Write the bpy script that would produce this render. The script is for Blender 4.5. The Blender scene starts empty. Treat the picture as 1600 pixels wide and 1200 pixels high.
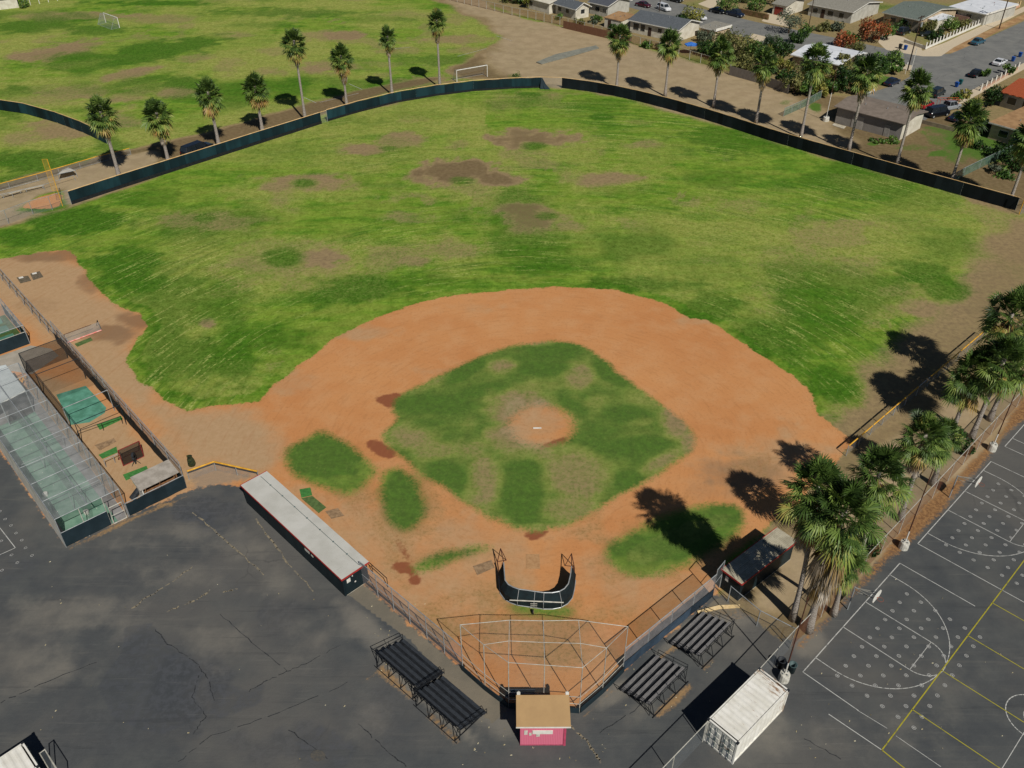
import bpy, math, random
import numpy as np
from mathutils import Vector, Matrix

random.seed(11)
rng = np.random.default_rng(11)
R = math.radians
scene = bpy.context.scene
COL = scene.collection

# ------------------------------------------------------------------ camera
F, PITCH, ROLL, CAMH = 1358.25, 0.634446, -0.0032458, 57.457
_cp, _sp = math.cos(PITCH), math.sin(PITCH)
_fw = np.array([0, _cp, -_sp]); _r0 = np.array([1., 0, 0]); _u0 = np.array([0, _sp, _cp])
_rt = math.cos(ROLL) * _r0 + math.sin(ROLL) * _u0
_up = -math.sin(ROLL) * _r0 + math.cos(ROLL) * _u0


def U(px, py, z=0.0):
    """survey helper: a spot seen in the photograph -> metres on the level z"""
    d = _fw + (px - 800) / F * _rt - (py - 600) / F * _up
    t = (z - CAMH) / d[2]
    return Vector((d[0] * t, d[1] * t, z))


def P(x, y, z=0.0):
    d = np.array([x, y, z - CAMH]); k = d @ _fw
    return 800 + F * (d @ _rt) / k, 600 - F * (d @ _up) / k


def height_to(b, py):
    """height of something standing on b whose top is seen at row py"""
    lo, hi = 0.0, 30.0
    for _ in range(40):
        m = (lo + hi) / 2
        if P(b[0], b[1], m)[1] > py: lo = m
        else: hi = m
    return lo


cam = bpy.data.cameras.new('camera'); camo = bpy.data.objects.new('camera', cam); COL.objects.link(camo)
cam.sensor_width = 36; cam.lens = F / 1600 * 36; cam.clip_end = 5000
camo.matrix_world = Matrix(((_rt[0], _up[0], -_fw[0], 0), (_rt[1], _up[1], -_fw[1], 0), (_rt[2], _up[2], -_fw[2], CAMH), (0, 0, 0, 1)))
scene.camera = camo

# ------------------------------------------------------------------ light
w = bpy.data.worlds.new("World"); scene.world = w; w.use_nodes = True
nt = w.node_tree; bg = nt.nodes['Background']
sky = nt.nodes.new('ShaderNodeTexSky'); sky.sky_type = 'NISHITA'; sky.sun_disc = False; sky.air_density = .55; sky.dust_density = .2; sky.ozone_density = 2.0
SUNV = Vector((0.44, -0.90, 1.0)).normalized()
sky.sun_elevation = math.asin(SUNV.z); sky.sun_rotation = math.atan2(SUNV.x, SUNV.y)
nt.links.new(sky.outputs[0], bg.inputs[0]); bg.inputs[1].default_value = 0.05
sl = bpy.data.lights.new('sun', 'SUN'); sl.energy = 5.0; sl.angle = R(0.53); sl.color = (1, 0.955, 0.88)
so = bpy.data.objects.new('sun', sl); COL.objects.link(so)
so.rotation_euler = (-SUNV).to_track_quat('-Z', 'Y').to_euler(); so.location = (60, -60, 120)
scene.view_settings.view_transform = 'Standard'; scene.view_settings.look = 'None'
scene.view_settings.exposure = -0.24; scene.view_settings.gamma = 1
scene.cycles.transparent_max_bounces = 24

# ------------------------------------------------------------------ node helpers


def lin(h):
    h = h.lstrip('#'); o = []
    for i in (0, 2, 4):
        c = int(h[i:i + 2], 16) / 255
        o.append(c / 12.92 if c <= .04045 else ((c + .055) / 1.055) ** 2.4)
    return o


class NB:
    def __init__(s, name):
        s.m = bpy.data.materials.new(name); s.m.use_nodes = True
        s.t = s.m.node_tree; s.b = s.t.nodes['Principled BSDF']
        s.b.inputs['Roughness'].default_value = .85
        s.b.inputs['Specular IOR Level'].default_value = .2
        s.co = None

    def n(s, t, **k):
        x = s.t.nodes.new(t)
        for a, b in k.items(): setattr(x, a, b)
        return x

    def l(s, a, b): s.t.links.new(a, b)

    def coord(s):
        if s.co is None: s.co = s.n('ShaderNodeTexCoord').outputs['Object']
        return s.co

    def noise(s, scale, detail=4, rough=.55, vec=None):
        x = s.n('ShaderNodeTexNoise'); x.inputs['Scale'].default_value = scale
        x.inputs['Detail'].default_value = detail; x.inputs['Roughness'].default_value = rough
        s.l(vec if vec is not None else s.coord(), x.inputs['Vector']); return x.outputs['Fac']

    def val(s, v, sock):
        if hasattr(v, 'is_linked') or hasattr(v, 'links'): s.l(v, sock)
        else: sock.default_value = v

    def math(s, op, a, b=0.0, c=None, clamp=False):
        x = s.n('ShaderNodeMath', operation=op, use_clamp=clamp)
        s.val(a, x.inputs[0]); s.val(b, x.inputs[1])
        if c is not None: s.val(c, x.inputs[2])
        return x.outputs[0]

    def step(s, v, lo, hi, a=0.0, b=1.0):
        x = s.n('ShaderNodeMapRange'); x.interpolation_type = 'SMOOTHSTEP'
        s.val(v, x.inputs[0]); s.val(lo, x.inputs[1]); s.val(hi, x.inputs[2])
        x.inputs[3].default_value = a; x.inputs[4].default_value = b
        return x.outputs[0]

    def mix(s, f, a, b, mode='MIX'):
        x = s.n('ShaderNodeMixRGB', blend_type=mode)
        s.val(f, x.inputs[0])
        for v, k in ((a, 1), (b, 2)):
            if isinstance(v, (tuple, list)): x.inputs[k].default_value = (*v[:3], 1)
            else: s.l(v, x.inputs[k])
        return x.outputs[0]

    def attr(s, name):
        return s.n('ShaderNodeAttribute', attribute_name=name).outputs['Fac']

    def color(s, c):
        if isinstance(c, (tuple, list)): s.b.inputs['Base Color'].default_value = (*c[:3], 1)
        else: s.l(c, s.b.inputs['Base Color'])

    def bump(s, h, d=.05, st=.5):
        x = s.n('ShaderNodeBump'); x.inputs['Distance'].default_value = d; x.inputs['Strength'].default_value = st
        s.l(h, x.inputs['Height']); s.l(x.outputs[0], s.b.inputs['Normal'])


def mat(name, c, c2=None, scale=3, rough=.8, metal=0, spec=.2, alpha=None, lo=.35, hi=.65, detail=5, stretch=None):
    k = NB(name)
    k.b.inputs['Roughness'].default_value = rough; k.b.inputs['Metallic'].default_value = metal
    k.b.inputs['Specular IOR Level'].default_value = spec
    c2 = c2 or [x * .72 for x in c]
    vec = None
    if stretch:
        mp = k.n('ShaderNodeMapping'); mp.inputs['Scale'].default_value = stretch
        k.l(k.coord(), mp.inputs[0]); vec = mp.outputs[0]
    n = k.step(k.noise(scale, detail, .6, vec), lo, hi)
    k.color(k.mix(n, c, c2))
    if alpha is not None: k.b.inputs['Alpha'].default_value = alpha
    return k.m


M = {}
M['galv'] = mat('galvanised_pipe', lin('#a9adad'), lin('#8d9294'), 2, .45, .3, .4)
M['palepipe'] = mat('pale_pipe', lin('#bcb9ad'), lin('#9b998f'), 2, .5, .1, .4)
M['chain'] = mat('chain_link', lin('#9aa3a8'), lin('#8a9298'), 2, .6, alpha=.14)
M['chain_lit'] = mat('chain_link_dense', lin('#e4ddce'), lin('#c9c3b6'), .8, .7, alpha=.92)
M['chain_brown'] = mat('rusty_chain_link', lin('#8f6248'), lin('#7a4c34'), 1.5, .8, alpha=.30)
M['chain_green'] = mat('green_chain_link', lin('#6e8a78'), lin('#54705f'), 1.5, .7, alpha=.55)
M['chain_veil'] = mat('chain_link_veil', lin('#b4b2b4'), lin('#9b9c9f'), 1.5, .6, alpha=.33)
M['net'] = mat('cage_net', lin('#b9bdbc'), lin('#989e9d'), .6, .8, alpha=.29)
M['netdark'] = mat('dark_net', lin('#1d1a18'), lin('#2b2622'), .6, .8, alpha=.45)
M['backnet'] = mat('backstop_net', lin('#8a8f90'), lin('#767c7e'), .6, .8, alpha=.09)
M['screen'] = mat('green_windscreen', lin('#1b3b42'), lin('#122b31'), .5, .75, stretch=(1, 1, .3))
M['screen_shaded'] = mat('shaded_windscreen', lin('#10181c'), lin('#161f24'), .7, .8)  # windscreen with the right field fence's shade put into its near black colour
M['screen_dark'] = mat('dark_windscreen', lin('#18262c'), lin('#213037'), .7, .75, lo=.3, hi=.7)
M['screen_slate'] = mat('slate_windscreen', lin('#3c4c5c'), lin('#2f3d4b'), .9, .8)
M['black'] = mat('black_paint', lin('#15171a'), lin('#1f2226'), 3, .6, spec=.3)
M['yellow'] = mat('yellow_cap', lin('#d9a63a'), lin('#c28d2c'), 2, .6)
M['palecap'] = mat('faded_yellow_cap', lin('#d8b98c'), lin('#caa36a'), 1.2, .6)
M['rust'] = mat('rusty_pole', lin('#5d3b30'), lin('#43291f'), 4, .8)
M['white'] = mat('white_paint', lin('#dcdad2'), lin('#c9c6bc'), 1.5, .6)
M['whitewash'] = mat('weathered_white', lin('#d2d0c6'), lin('#aaa79b'), 4, .7)
M['concrete'] = mat('concrete', lin('#bdb6a6'), lin('#a09884'), 1.5, .9)
M['greenwall'] = mat('dark_green_board', lin('#17272b'), lin('#0f1c22'), .8, .6, spec=.25, stretch=(1, 1, .4))
M['red'] = mat('red_trim', lin('#a8332f'), lin('#8f2a28'), 3, .6)
M['wood_dark'] = mat('weathered_dark_plank', lin('#3b4046'), lin('#202328'), 6, .75, stretch=(.4, 6, 1), lo=.3, hi=.7)
M['wood_mid'] = mat('weathered_grey_plank', lin('#85827f'), lin('#3d4046'), 6, .75, stretch=(.35, 6, 1), lo=.3, hi=.75)
M['wood_brown'] = mat('brown_plank', lin('#8d6a4a'), lin('#6b4a33'), 5, .85)
M['cream'] = mat('cream_plank', lin('#e0c89a'), lin('#cbb07e'), 3, .7)
M['turf'] = mat('artificial_turf', lin('#46803f'), lin('#386b34'), 3, .9)
M['turf_old'] = mat('faded_turf', lin('#7d9d89'), lin('#537866'), .55, .95, lo=.3, hi=.7, detail=8)
M['turf_teal'] = mat('teal_turf', lin('#5d9480'), lin('#4a7c68'), .9, .95)
M['turf_dull'] = mat('dull_turf', lin('#5a7040'), lin('#475a33'), 3, .95)
M['mat_brown'] = mat('worn_mat', lin('#9b8062'), lin('#7d664d'), 3, .95)
M['redpipe'] = mat('red_pipe', lin('#8b3030'), lin('#702424'), 3, .5)
M['tyre'] = mat('tyre_rubber', lin('#17181a'), lin('#202124'), 5, .9)
M['glass'] = mat('dark_glass', (.012, .016, .02), (.02, .026, .032), 1, .12, spec=.6)
M['lamp'] = mat('lamp_lens', lin('#d8d8d4'), lin('#c4c4c0'), 5, .2, spec=.5)
M['lampred'] = mat('tail_lens', lin('#8e1c1c'), lin('#701414'), 5, .3, spec=.5)
M['plastic_blue'] = mat('blue_bin_plastic', lin('#1f4f9a'), lin('#1a4385'), 4, .6)
M['plastic_grey'] = mat('grey_bin_plastic', lin('#4f6263'), lin('#3f5152'), 4, .6)
M['plastic_dark'] = mat('dark_bin_plastic', lin('#23262a'), lin('#2e3237'), 4, .6)
M['plastic_teal'] = mat('teal_bin_plastic', lin('#1f5b5e'), lin('#184a4c'), 4, .6)
M['tarp_blue'] = mat('blue_tarp', lin('#3f77c8'), lin('#2f60ab'), 2, .7)
M['yellowplastic'] = mat('yellow_plastic', lin('#e0a21e'), lin('#b97a10'), 9, .6)
M['polewood'] = mat('utility_pole_wood', lin('#4a3a30'), lin('#352920'), 4, .9)
M['picket_dark'] = mat('dark_iron', lin('#2a2522'), lin('#3a322d'), 3, .7)

for nm_ in ('screen', 'screen_shaded', 'screen_dark', 'screen_slate'):
    t_ = M[nm_].node_tree; src = t_.nodes['Principled BSDF'].inputs['Base Color'].links[0].from_socket
    a_ = t_.nodes.new('ShaderNodeAttribute'); a_.attribute_name = 'v'; m_ = t_.nodes.new('ShaderNodeMixRGB'); m_.blend_type = 'MULTIPLY'; m_.inputs[2].default_value = (.35, .4, .42, 1)
    t_.links.new(a_.outputs['Fac'], m_.inputs[0]); t_.links.new(src, m_.inputs[1]); t_.links.new(m_.outputs[0], t_.nodes['Principled BSDF'].inputs['Base Color'])

# ------------------------------------------------------------------ mesh helpers
OFF = {}


class MB:
    def __init__(s): s.v = []; s.f = []; s.a = []; s.cur = 0.0

    def add(s, vs, fs):
        b = len(s.v)
        for q in vs: s.v.append((q[0], q[1], q[2])); s.a.append(s.cur)
        for q in fs: s.f.append([i + b for i in q])
        return s

    def quad(s, *p): return s.add(p, [list(range(len(p)))])

    def obox(s, o, ax, ay, az):
        o, ax, ay, az = Vector(o), Vector(ax), Vector(ay), Vector(az)
        p = [o, o + ax, o + ax + ay, o + ay]; p += [q + az for q in p]
        f = [[0, 3, 2, 1], [4, 5, 6, 7], [0, 1, 5, 4], [1, 2, 6, 5], [2, 3, 7, 6], [3, 0, 4, 7]]
        if ax.cross(ay).dot(az) < 0: f = [q[::-1] for q in f]
        return s.add(p, f)

    def box(s, c, d, rz=0):
        cx, cy = math.cos(rz), math.sin(rz)
        ax = Vector((cx * d[0], cy * d[0], 0)); ay = Vector((-cy * d[1], cx * d[1], 0)); az = Vector((0, 0, d[2]))
        return s.obox(Vector(c) - ax / 2 - ay / 2 - az / 2, ax, ay, az)

    def tube(s, p, q, r, n=6, r2=None, cap=True):
        p, q = Vector(p), Vector(q); d = (q - p)
        if d.length < 1e-6: return s
        d.normalize(); a = d.orthogonal().normalized(); b = d.cross(a); r2 = r if r2 is None else r2
        vs = []
        for c, rr in ((p, r), (q, r2)):
            for i in range(n):
                t = 2 * math.pi * i / n; vs.append(c + (a * math.cos(t) + b * math.sin(t)) * rr)
        fs = [[i, (i + 1) % n, n + (i + 1) % n, n + i] for i in range(n)]
        if cap: fs += [list(range(n))[::-1], list(range(n, 2 * n))]
        return s.add(vs, fs)

    def path(s, pts, r, n=6):
        for a, b in zip(pts[:-1], pts[1:]): s.tube(a, b, r, n)
        return s

    def rings(s, rings, cap=True):
        n = len(rings[0]); vs = [p for r in rings for p in r]; fs = []
        for k in range(len(rings) - 1):
            for i in range(n):
                j = (i + 1) % n; fs.append([k * n + i, k * n + j, (k + 1) * n + j, (k + 1) * n + i])
        if cap: fs += [list(range(n))[::-1], list(range((len(rings) - 1) * n, len(rings) * n))]
        return s.add(vs, fs)

    def prism(s, pts, z0, z1):
        n = len(pts)
        if sum(pts[i][0] * pts[(i + 1) % n][1] - pts[(i + 1) % n][0] * pts[i][1] for i in range(n)) < 0: pts = pts[::-1]
        return s.rings([[(p[0], p[1], z0) for p in pts], [(p[0], p[1], z1) for p in pts]])

    def build(s, name, m, parent=None, smooth=False):
        o = Vector(OFF.get(parent.name, (0, 0, 0))) if parent else Vector((0, 0, 0))
        me = bpy.data.meshes.new(name)
        me.from_pydata([(v[0] - o.x, v[1] - o.y, v[2] - o.z) for v in s.v], [], s.f)
        if any(s.a):
            at = me.attributes.new('v', 'FLOAT', 'POINT'); at.data.foreach_set('value', s.a)
        me.materials.append(m)
        if smooth: me.polygons.foreach_set('use_smooth', [True] * len(me.polygons))
        ob = bpy.data.objects.new(name, me); COL.objects.link(ob)
        if parent: ob.parent = parent; OFF[ob.name] = o
        return ob


def tag(o, label, cat, group=None, kind=None):
    if label: o['label'] = label
    if cat: o['category'] = cat
    if group: o['group'] = group
    if kind: o['kind'] = kind
    return o


def thing(name, label, cat, loc=(0, 0, 0), group=None):
    o = bpy.data.objects.new(name, None); COL.objects.link(o); o.location = loc; o.empty_display_size = .3
    OFF[o.name] = Vector(loc); return tag(o, label, cat, group)


def dup(o, parent=None):
    c = o.copy(); COL.objects.link(c)
    if parent: c.parent = parent
    OFF[c.name] = OFF.get(o.name, Vector((0, 0, 0)))
    for ch in list(o.children): dup(ch, c)
    return c


def V2(v, z=0.0): return Vector((v[0], v[1], z))


def share(name, me, parent, loc=(0, 0, 0), rz=0, sc=None):
    o = bpy.data.objects.new(name, me); COL.objects.link(o); o.parent = parent
    o.location = Vector(loc); o.rotation_euler = (0, 0, rz)
    if sc: o.scale = sc
    return o


# ------------------------------------------------------------------ terrain
xs = np.concatenate([np.arange(-168, -60, .75), np.arange(-60, 62, .45), np.arange(62, 170, .75)])
ys = np.concatenate([np.arange(26, 110, .42), np.arange(110, 285, .75)])
GX, GY = np.meshgrid(xs, ys); gx, gy = GX.ravel(), GY.ravel()
_d = np.stack([gx, gy, np.full_like(gx, -CAMH)], 1); _k = _d @ _fw
PX = 800 + F * (_d @ _rt) / _k; PY = 600 - F * (_d @ _up) / _k


def vnoise(x, y, s, seed):
    g = np.random.default_rng(seed).random((256, 256)); x = x * s + 1000; y = y * s + 1000
    xi, yi = np.floor(x).astype(int), np.floor(y).astype(int); fx, fy = x - xi, y - yi
    fx = fx * fx * (3 - 2 * fx); fy = fy * fy * (3 - 2 * fy)
    a = g[xi % 256, yi % 256]; b = g[(xi + 1) % 256, yi % 256]; c = g[xi % 256, (yi + 1) % 256]; d = g[(xi + 1) % 256, (yi + 1) % 256]
    return (a * (1 - fx) + b * fx) * (1 - fy) + (c * (1 - fx) + d * fx) * fy


def fbm(x, y, s, seed, o=4):
    t = 0; amp = .5
    for i in range(o): t = t + amp * vnoise(x, y, s * 2 ** i, seed + i); amp *= .5
    return t / (1 - .5 ** o)


def chaikin(p, n=2):
    for _ in range(n):
        q = []
        for i in range(len(p)):
            a, b = p[i], p[(i + 1) % len(p)]
            q += [(a[0] * .75 + b[0] * .25, a[1] * .75 + b[1] * .25), (a[0] * .25 + b[0] * .75, a[1] * .25 + b[1] * .75)]
        p = q
    return p


def sdf(px_poly, smooth=0):
    """signed distance in metres (inside positive) to a polygon surveyed on the ground"""
    poly = [U(*q) for q in px_poly]; poly = [(q.x, q.y) for q in poly]
    if smooth: poly = chaikin(poly, smooth)
    poly = np.array(poly); out = np.full(gx.shape, -8.0)
    mn, mx = poly.min(0) - 8, poly.max(0) + 8
    s = np.where((gx > mn[0]) & (gx < mx[0]) & (gy > mn[1]) & (gy < mx[1]))[0]
    x, y = gx[s], gy[s]; d = np.full(x.shape, 64.0); ins = np.zeros(x.shape, bool)
    for i in range(len(poly)):
        a, b = poly[i], poly[(i + 1) % len(poly)]; e = b - a; L = e @ e + 1e-12
        t = np.clip(((x - a[0]) * e[0] + (y - a[1]) * e[1]) / L, 0, 1)
        d = np.minimum(d, (x - a[0] - t * e[0]) ** 2 + (y - a[1] - t * e[1]) ** 2)
        if a[1] != b[1]:
            c = ((a[1] > y) != (b[1] > y)) & (x < e[0] * (y - a[1]) / (b[1] - a[1]) + a[0]); ins ^= c
    d = np.sqrt(d); d[~ins] *= -1
    out[s] = np.clip(d, -8, 8); return out


WOB = fbm(gx, gy, .16, 5, 4) - .5
WOB2 = fbm(gx, gy, .45, 15, 3) - .5
WOB3 = fbm(gx, gy, 1.1, 25, 2) - .5


def blobs(lst, wob=.55):
    o = np.zeros(gx.shape)
    for b in lst:
        x, y, rx, ry, wt = b[:5]; a = R(b[5]) if len(b) > 5 else 0
        s = np.where((abs(PX - x) < (rx + ry) * 2.2) & (abs(PY - y) < (rx + ry) * 2.2))[0]
        dx, dy = PX[s] - x, PY[s] - y
        if a: dx, dy = dx * math.cos(a) + dy * math.sin(a), -dx * math.sin(a) + dy * math.cos(a)
        r = np.sqrt((dx / rx) ** 2 + (dy / ry) ** 2) + wob * (WOB[s] + WOB2[s] * .8 + WOB3[s] * .5) * 2
        t = np.clip((1.5 - r) / 1.05, 0, 1); o[s] = np.maximum(o[s], wt * t * t * (3 - 2 * t))
    return o


def poly_w(p, soft=1.5, wt=1.0, smooth=2):
    t = np.clip((sdf(p, smooth) + WOB * soft * 1.6) / soft * .5 + .5, 0, 1); return wt * t * t * (3 - 2 * t)


# clay of the infield and the dirt round it
clay_main = [(405, 628), (425, 605), (470, 570), (520, 530), (570, 505), (620, 485), (680, 467), (740, 458), (800, 453), (870, 449), (930, 450),
             (985, 458), (1040, 475), (1080, 497), (1105, 498), (1150, 530), (1200, 562), (1245, 590), (1265, 610), (1282, 648), (1310, 672),
             (1340, 692), (1300, 730), (1240, 790), (1190, 830), (1130, 880), (1120, 930), (1142, 955), (910, 1126), (788, 1118), (712, 1058), (550, 925), (380, 790), (300, 790),
             (205, 822), (104, 872), (-80, 720), (-40, 420), (0, 405), (60, 394), (110, 390), (125, 410), (140, 440), (170, 470), (215, 490), (234, 510),
             (212, 530), (198, 560), (215, 592), (255, 622), (292, 642), (350, 634)]
clay = sdf(clay_main)
_r = np.minimum
isl_diamond = [(885, 531), (912, 540), (935, 556), (985, 598), (1040, 636), (1075, 664), (1088, 690), (1070, 712), (1020, 745), (960, 780), (905, 815), (870, 826),
               (835, 831), (800, 823), (760, 806), (715, 776), (665, 745), (628, 716), (602, 697), (596, 672), (622, 656), (612, 640), (618, 622),
               (650, 606), (700, 577), (760, 552), (820, 536), (850, 534)]
isl_a = [(440, 705), (470, 688), (500, 671), (522, 682), (545, 692), (575, 718), (592, 736), (580, 752), (560, 765), (545, 772), (520, 770), (485, 757), (455, 742)]
isl_b = [(592, 742), (606, 733), (625, 729), (652, 752), (668, 785), (664, 812), (640, 832), (612, 822), (597, 795)]
isl_strip = [(640, 888), (668, 872), (700, 862), (740, 854), (762, 852), (768, 860), (735, 868), (700, 877), (668, 889), (648, 894)]
isl_r = [(945, 860), (962, 843), (990, 829), (1040, 804), (1110, 784), (1160, 790), (1165, 825), (1110, 865), (1060, 892), (1010, 903), (975, 897), (950, 878)]
isl_h = [(792, 946), (815, 941), (850, 944), (888, 948), (902, 958), (872, 967), (825, 963), (800, 955)]
mound = [(800, 664), (806, 645), (828, 636), (856, 634), (882, 643), (896, 658), (894, 676), (876, 692), (846, 699), (818, 690), (804, 678)]
for p in (isl_diamond, isl_a, isl_b, isl_strip, isl_r, isl_h):
    clay = np.minimum(clay, -sdf(p, 1))
clay = np.maximum(clay, sdf(mound, 2)); clay = np.maximum(clay, sdf([(30, 324), (60, 308), (96, 300), (99, 321), (70, 327)], 1))
clay = clay + WOB2 * .9

# asphalt lots, street, concrete
lot_left = [(-60, 620), (0, 705), (60, 788), (104, 855), (201, 806), (296, 767), (345, 757), (383, 762), (383, 775), (545, 900), (567, 912), (723, 1045), (796, 1103), (905, 1110),
            (975, 1047), (1110, 932), (1128, 930), (1160, 955), (1215, 1000), (1250, 998), (1290, 966), (1360, 889), (1440, 809), (1520, 733), (1560, 690), (1600, 640), (1720, 530),
            (1900, 1300), (-300, 1300)]
asph = sdf(lot_left) + WOB2 * .5
road_b = [(1640, 16), (1600, 33), (1530, 65), (1485, 84), (1440, 87), (1385, 76), (1320, 62), (1250, 48), (1180, 34), (1110, 17), (1050, 2), (1000, -10), (900, -10),
          (985, 12), (1050, 30), (1110, 44), (1180, 62), (1250, 79), (1320, 93), (1385, 104), (1425, 108), (1421, 120), (1398, 133), (1356, 146), (1330, 153), (1330, 175), (1400, 215), (1450, 185), (1500, 158), (1560, 122), (1640, 82)]
street = sdf(road_b)
concs = [[(1440, 80), (1478, 66), (1600, 10), (1640, -6), (1640, 0), (1600, 18), (1490, 74), (1470, 88), (1440, 88)],
         [(1640, 84), (1600, 98), (1555, 122), (1500, 150), (1462, 172), (1470, 177), (1510, 158), (1560, 130), (1610, 103), (1640, 92)],
         [(1380, 50), (1412, 58), (1440, 72), (1440, 88), (1385, 78), (1372, 66)],
         [(1330, 84), (1378, 96), (1426, 102), (1424, 110), (1384, 105), (1328, 94)], [(1200, 20), (1228, 28), (1240, 44), (1190, 33)],
         [(1090, 6), (1120, -6), (1135, -6), (1112, 14)], [(1175, 52), (1200, 58), (1190, 66), (1172, 60)]]
conc = np.full(gx.shape, -8.0)
for p in concs: conc = np.maximum(conc, sdf(p))
conc = np.minimum(conc, 8)
padl = sdf([(300, 770), (385, 752), (400, 738), (335, 724), (296, 738)])  # pale worn earth beside the low fence

bare = np.maximum.reduce([
    blobs([(836, 217, 60, 13, 1.15), (815, 207, 34, 9, 1.1), (618, 220, 45, 12, .8), (575, 233, 40, 9, .9), (485, 283, 68, 14, .75), (430, 290, 30, 9, .6), (700, 272, 66, 18, 1.3), (775, 281, 36, 11, 1.3), (720, 262, 44, 11, 1.3), (660, 280, 24, 8, 1),
           (830, 345, 66, 18, 1.1), (812, 330, 40, 12, 1.15), (800, 338, 34, 10, 1), (880, 352, 40, 10, .7), (340, 347, 75, 14, .8), (290, 342, 40, 12, .8), (400, 412, 60, 22, .6), (500, 405, 34, 14, .9), (470, 400, 60, 24, .5), (940, 280, 55, 11, .75), (1010, 225, 40, 9, .6),
           (640, 340, 50, 10, .5), (700, 390, 70, 18, .45), (650, 405, 40, 12, .55), (325, 507, 14, 9, .9), (1000, 190, 30, 8, .3), (780, 165, 30, 10, .55), (830, 150, 60, 8, .5), (1150, 320, 60, 14, .35), (1240, 410, 90, 22, .45), (1330, 420, 60, 20, .5), (1300, 350, 50, 16, .25),
           (1420, 350, 60, 18, .3), (1395, 455, 40, 10, .6), (1440, 480, 60, 16, .75), (380, 575, 30, 10, .35), (430, 550, 20, 8, .4)]),
    poly_w([(1470, 470), (1500, 440), (1520, 400), (1560, 365), (1640, 330), (1700, 420), (1640, 600), (1500, 640), (1350, 720), (1290, 668), (1290, 640), (1330, 610), (1340, 580), (1400, 540), (1450, 520)], 4, .95),
    poly_w([(1330, 690), (1420, 640), (1560, 520), (1640, 480), (1640, 640), (1450, 830), (1250, 1040), (1090, 960), (1190, 840)], 1.0, 1.0, 0),
    # bare earth between the outfield fence and the houses
    poly_w([(600, -30), (690, 0), (730, 22), (790, 55), (780, 68), (735, 90), (690, 112), (720, 125), (800, 128), (870, 136), (960, 149), (1040, 168), (1120, 192), (1190, 215), (1260, 236), (1330, 256), (1400, 276), (1500, 304), (1590, 331), (1680, 345), (1600, 230), (1500, 175),
            (1330, 150), (1240, 140), (1100, 100), (1000, 72), (900, 46), (800, 26), (760, 10), (720, -30)], 3, 1.45),
    # warning strip and path behind the left field fence
    poly_w([(-40, 300), (0, 286), (100, 258), (165, 240), (205, 232), (250, 222), (330, 205), (420, 180), (520, 150), (620, 128), (690, 118), (690, 126), (600, 146), (480, 186), (340, 240), (200, 293), (110, 324), (60, 340), (-40, 366)], 1.5, 1.4),
    # far pitch wear
    blobs([(90, 80, 60, 12, .95, -12), (50, 88, 50, 8, .9), (130, 25, 70, 8, .75), (60, 28, 40, 8, .7), (205, 115, 45, 8, .9, -10), (120, 145, 70, 12, .75), (60, 155, 60, 10, .5), (275, 146, 30, 10, .9), (540, 57, 30, 7, .95), (500, 55, 40, 9, .5), (365, 55, 30, 6, .5), (250, 30, 70, 8, .5), (300, 90, 30, 8, .5), (520, 105, 50, 10, .8), (420, 112, 30, 8, .5), (620, 80, 40, 6, .5), (660, 130, 60, 10, .8), (560, 160, 60, 8, .8), (600, 100, 50, 6, .5),
           (740, 80, 40, 8, .5), (710, 62, 60, 8, .6), (90, 205, 60, 14, .7), (30, 215, 50, 14, .5), (200, 150, 40, 14, .6), (180, 190, 40, 14, .5), (230, 60, 20, 4, .4), (630, 25, 50, 8, .4)]),
    # yards
    poly_w([(1000, -20), (700, -20), (800, 24), (1000, 70), (1240, 140), (1330, 150), (1600, 230), (1700, 200), (1700, -40)], 1.5, .7)])
dry = np.maximum.reduce([
    (PY < 230) * (PX < 760) * np.clip((fbm(gx, gy, .06, 140, 4) - .36) * 3.5, 0, .9),
    np.clip((fbm(gx, gy, .045, 40, 4) - .44) * 4.0, 0, .75) * (clay < -1.5),
    blobs([(600, 240, 160, 40, .7), (840, 230, 140, 36, .7), (470, 300, 120, 34, .7), (720, 285, 130, 36, .7), (850, 345, 140, 40, .7), (330, 345, 110, 28, .7), (440, 405, 120, 46, .8), (660, 395, 150, 40, .6), (950, 280, 110, 28, .7), (1020, 230, 100, 26, .6), (780, 165, 100, 20, .6), (1160, 330, 140, 40, .55), (1270, 400, 150, 50, .7), (1430, 360, 120, 40, .7), (1400, 470, 110, 40, .8),
           (950, 400, 120, 20, .5), (380, 580, 90, 20, .5), (330, 500, 60, 16, .5), (90, 60, 160, 40, .6), (100, 140, 180, 40, .8), (400, 70, 200, 26, .6), (550, 90, 160, 30, .6), (80, 210, 130, 36, .8), (300, 30, 160, 16, .6), (480, 20, 160, 14, .5), (700, 80, 80, 30, .6)])])
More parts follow.
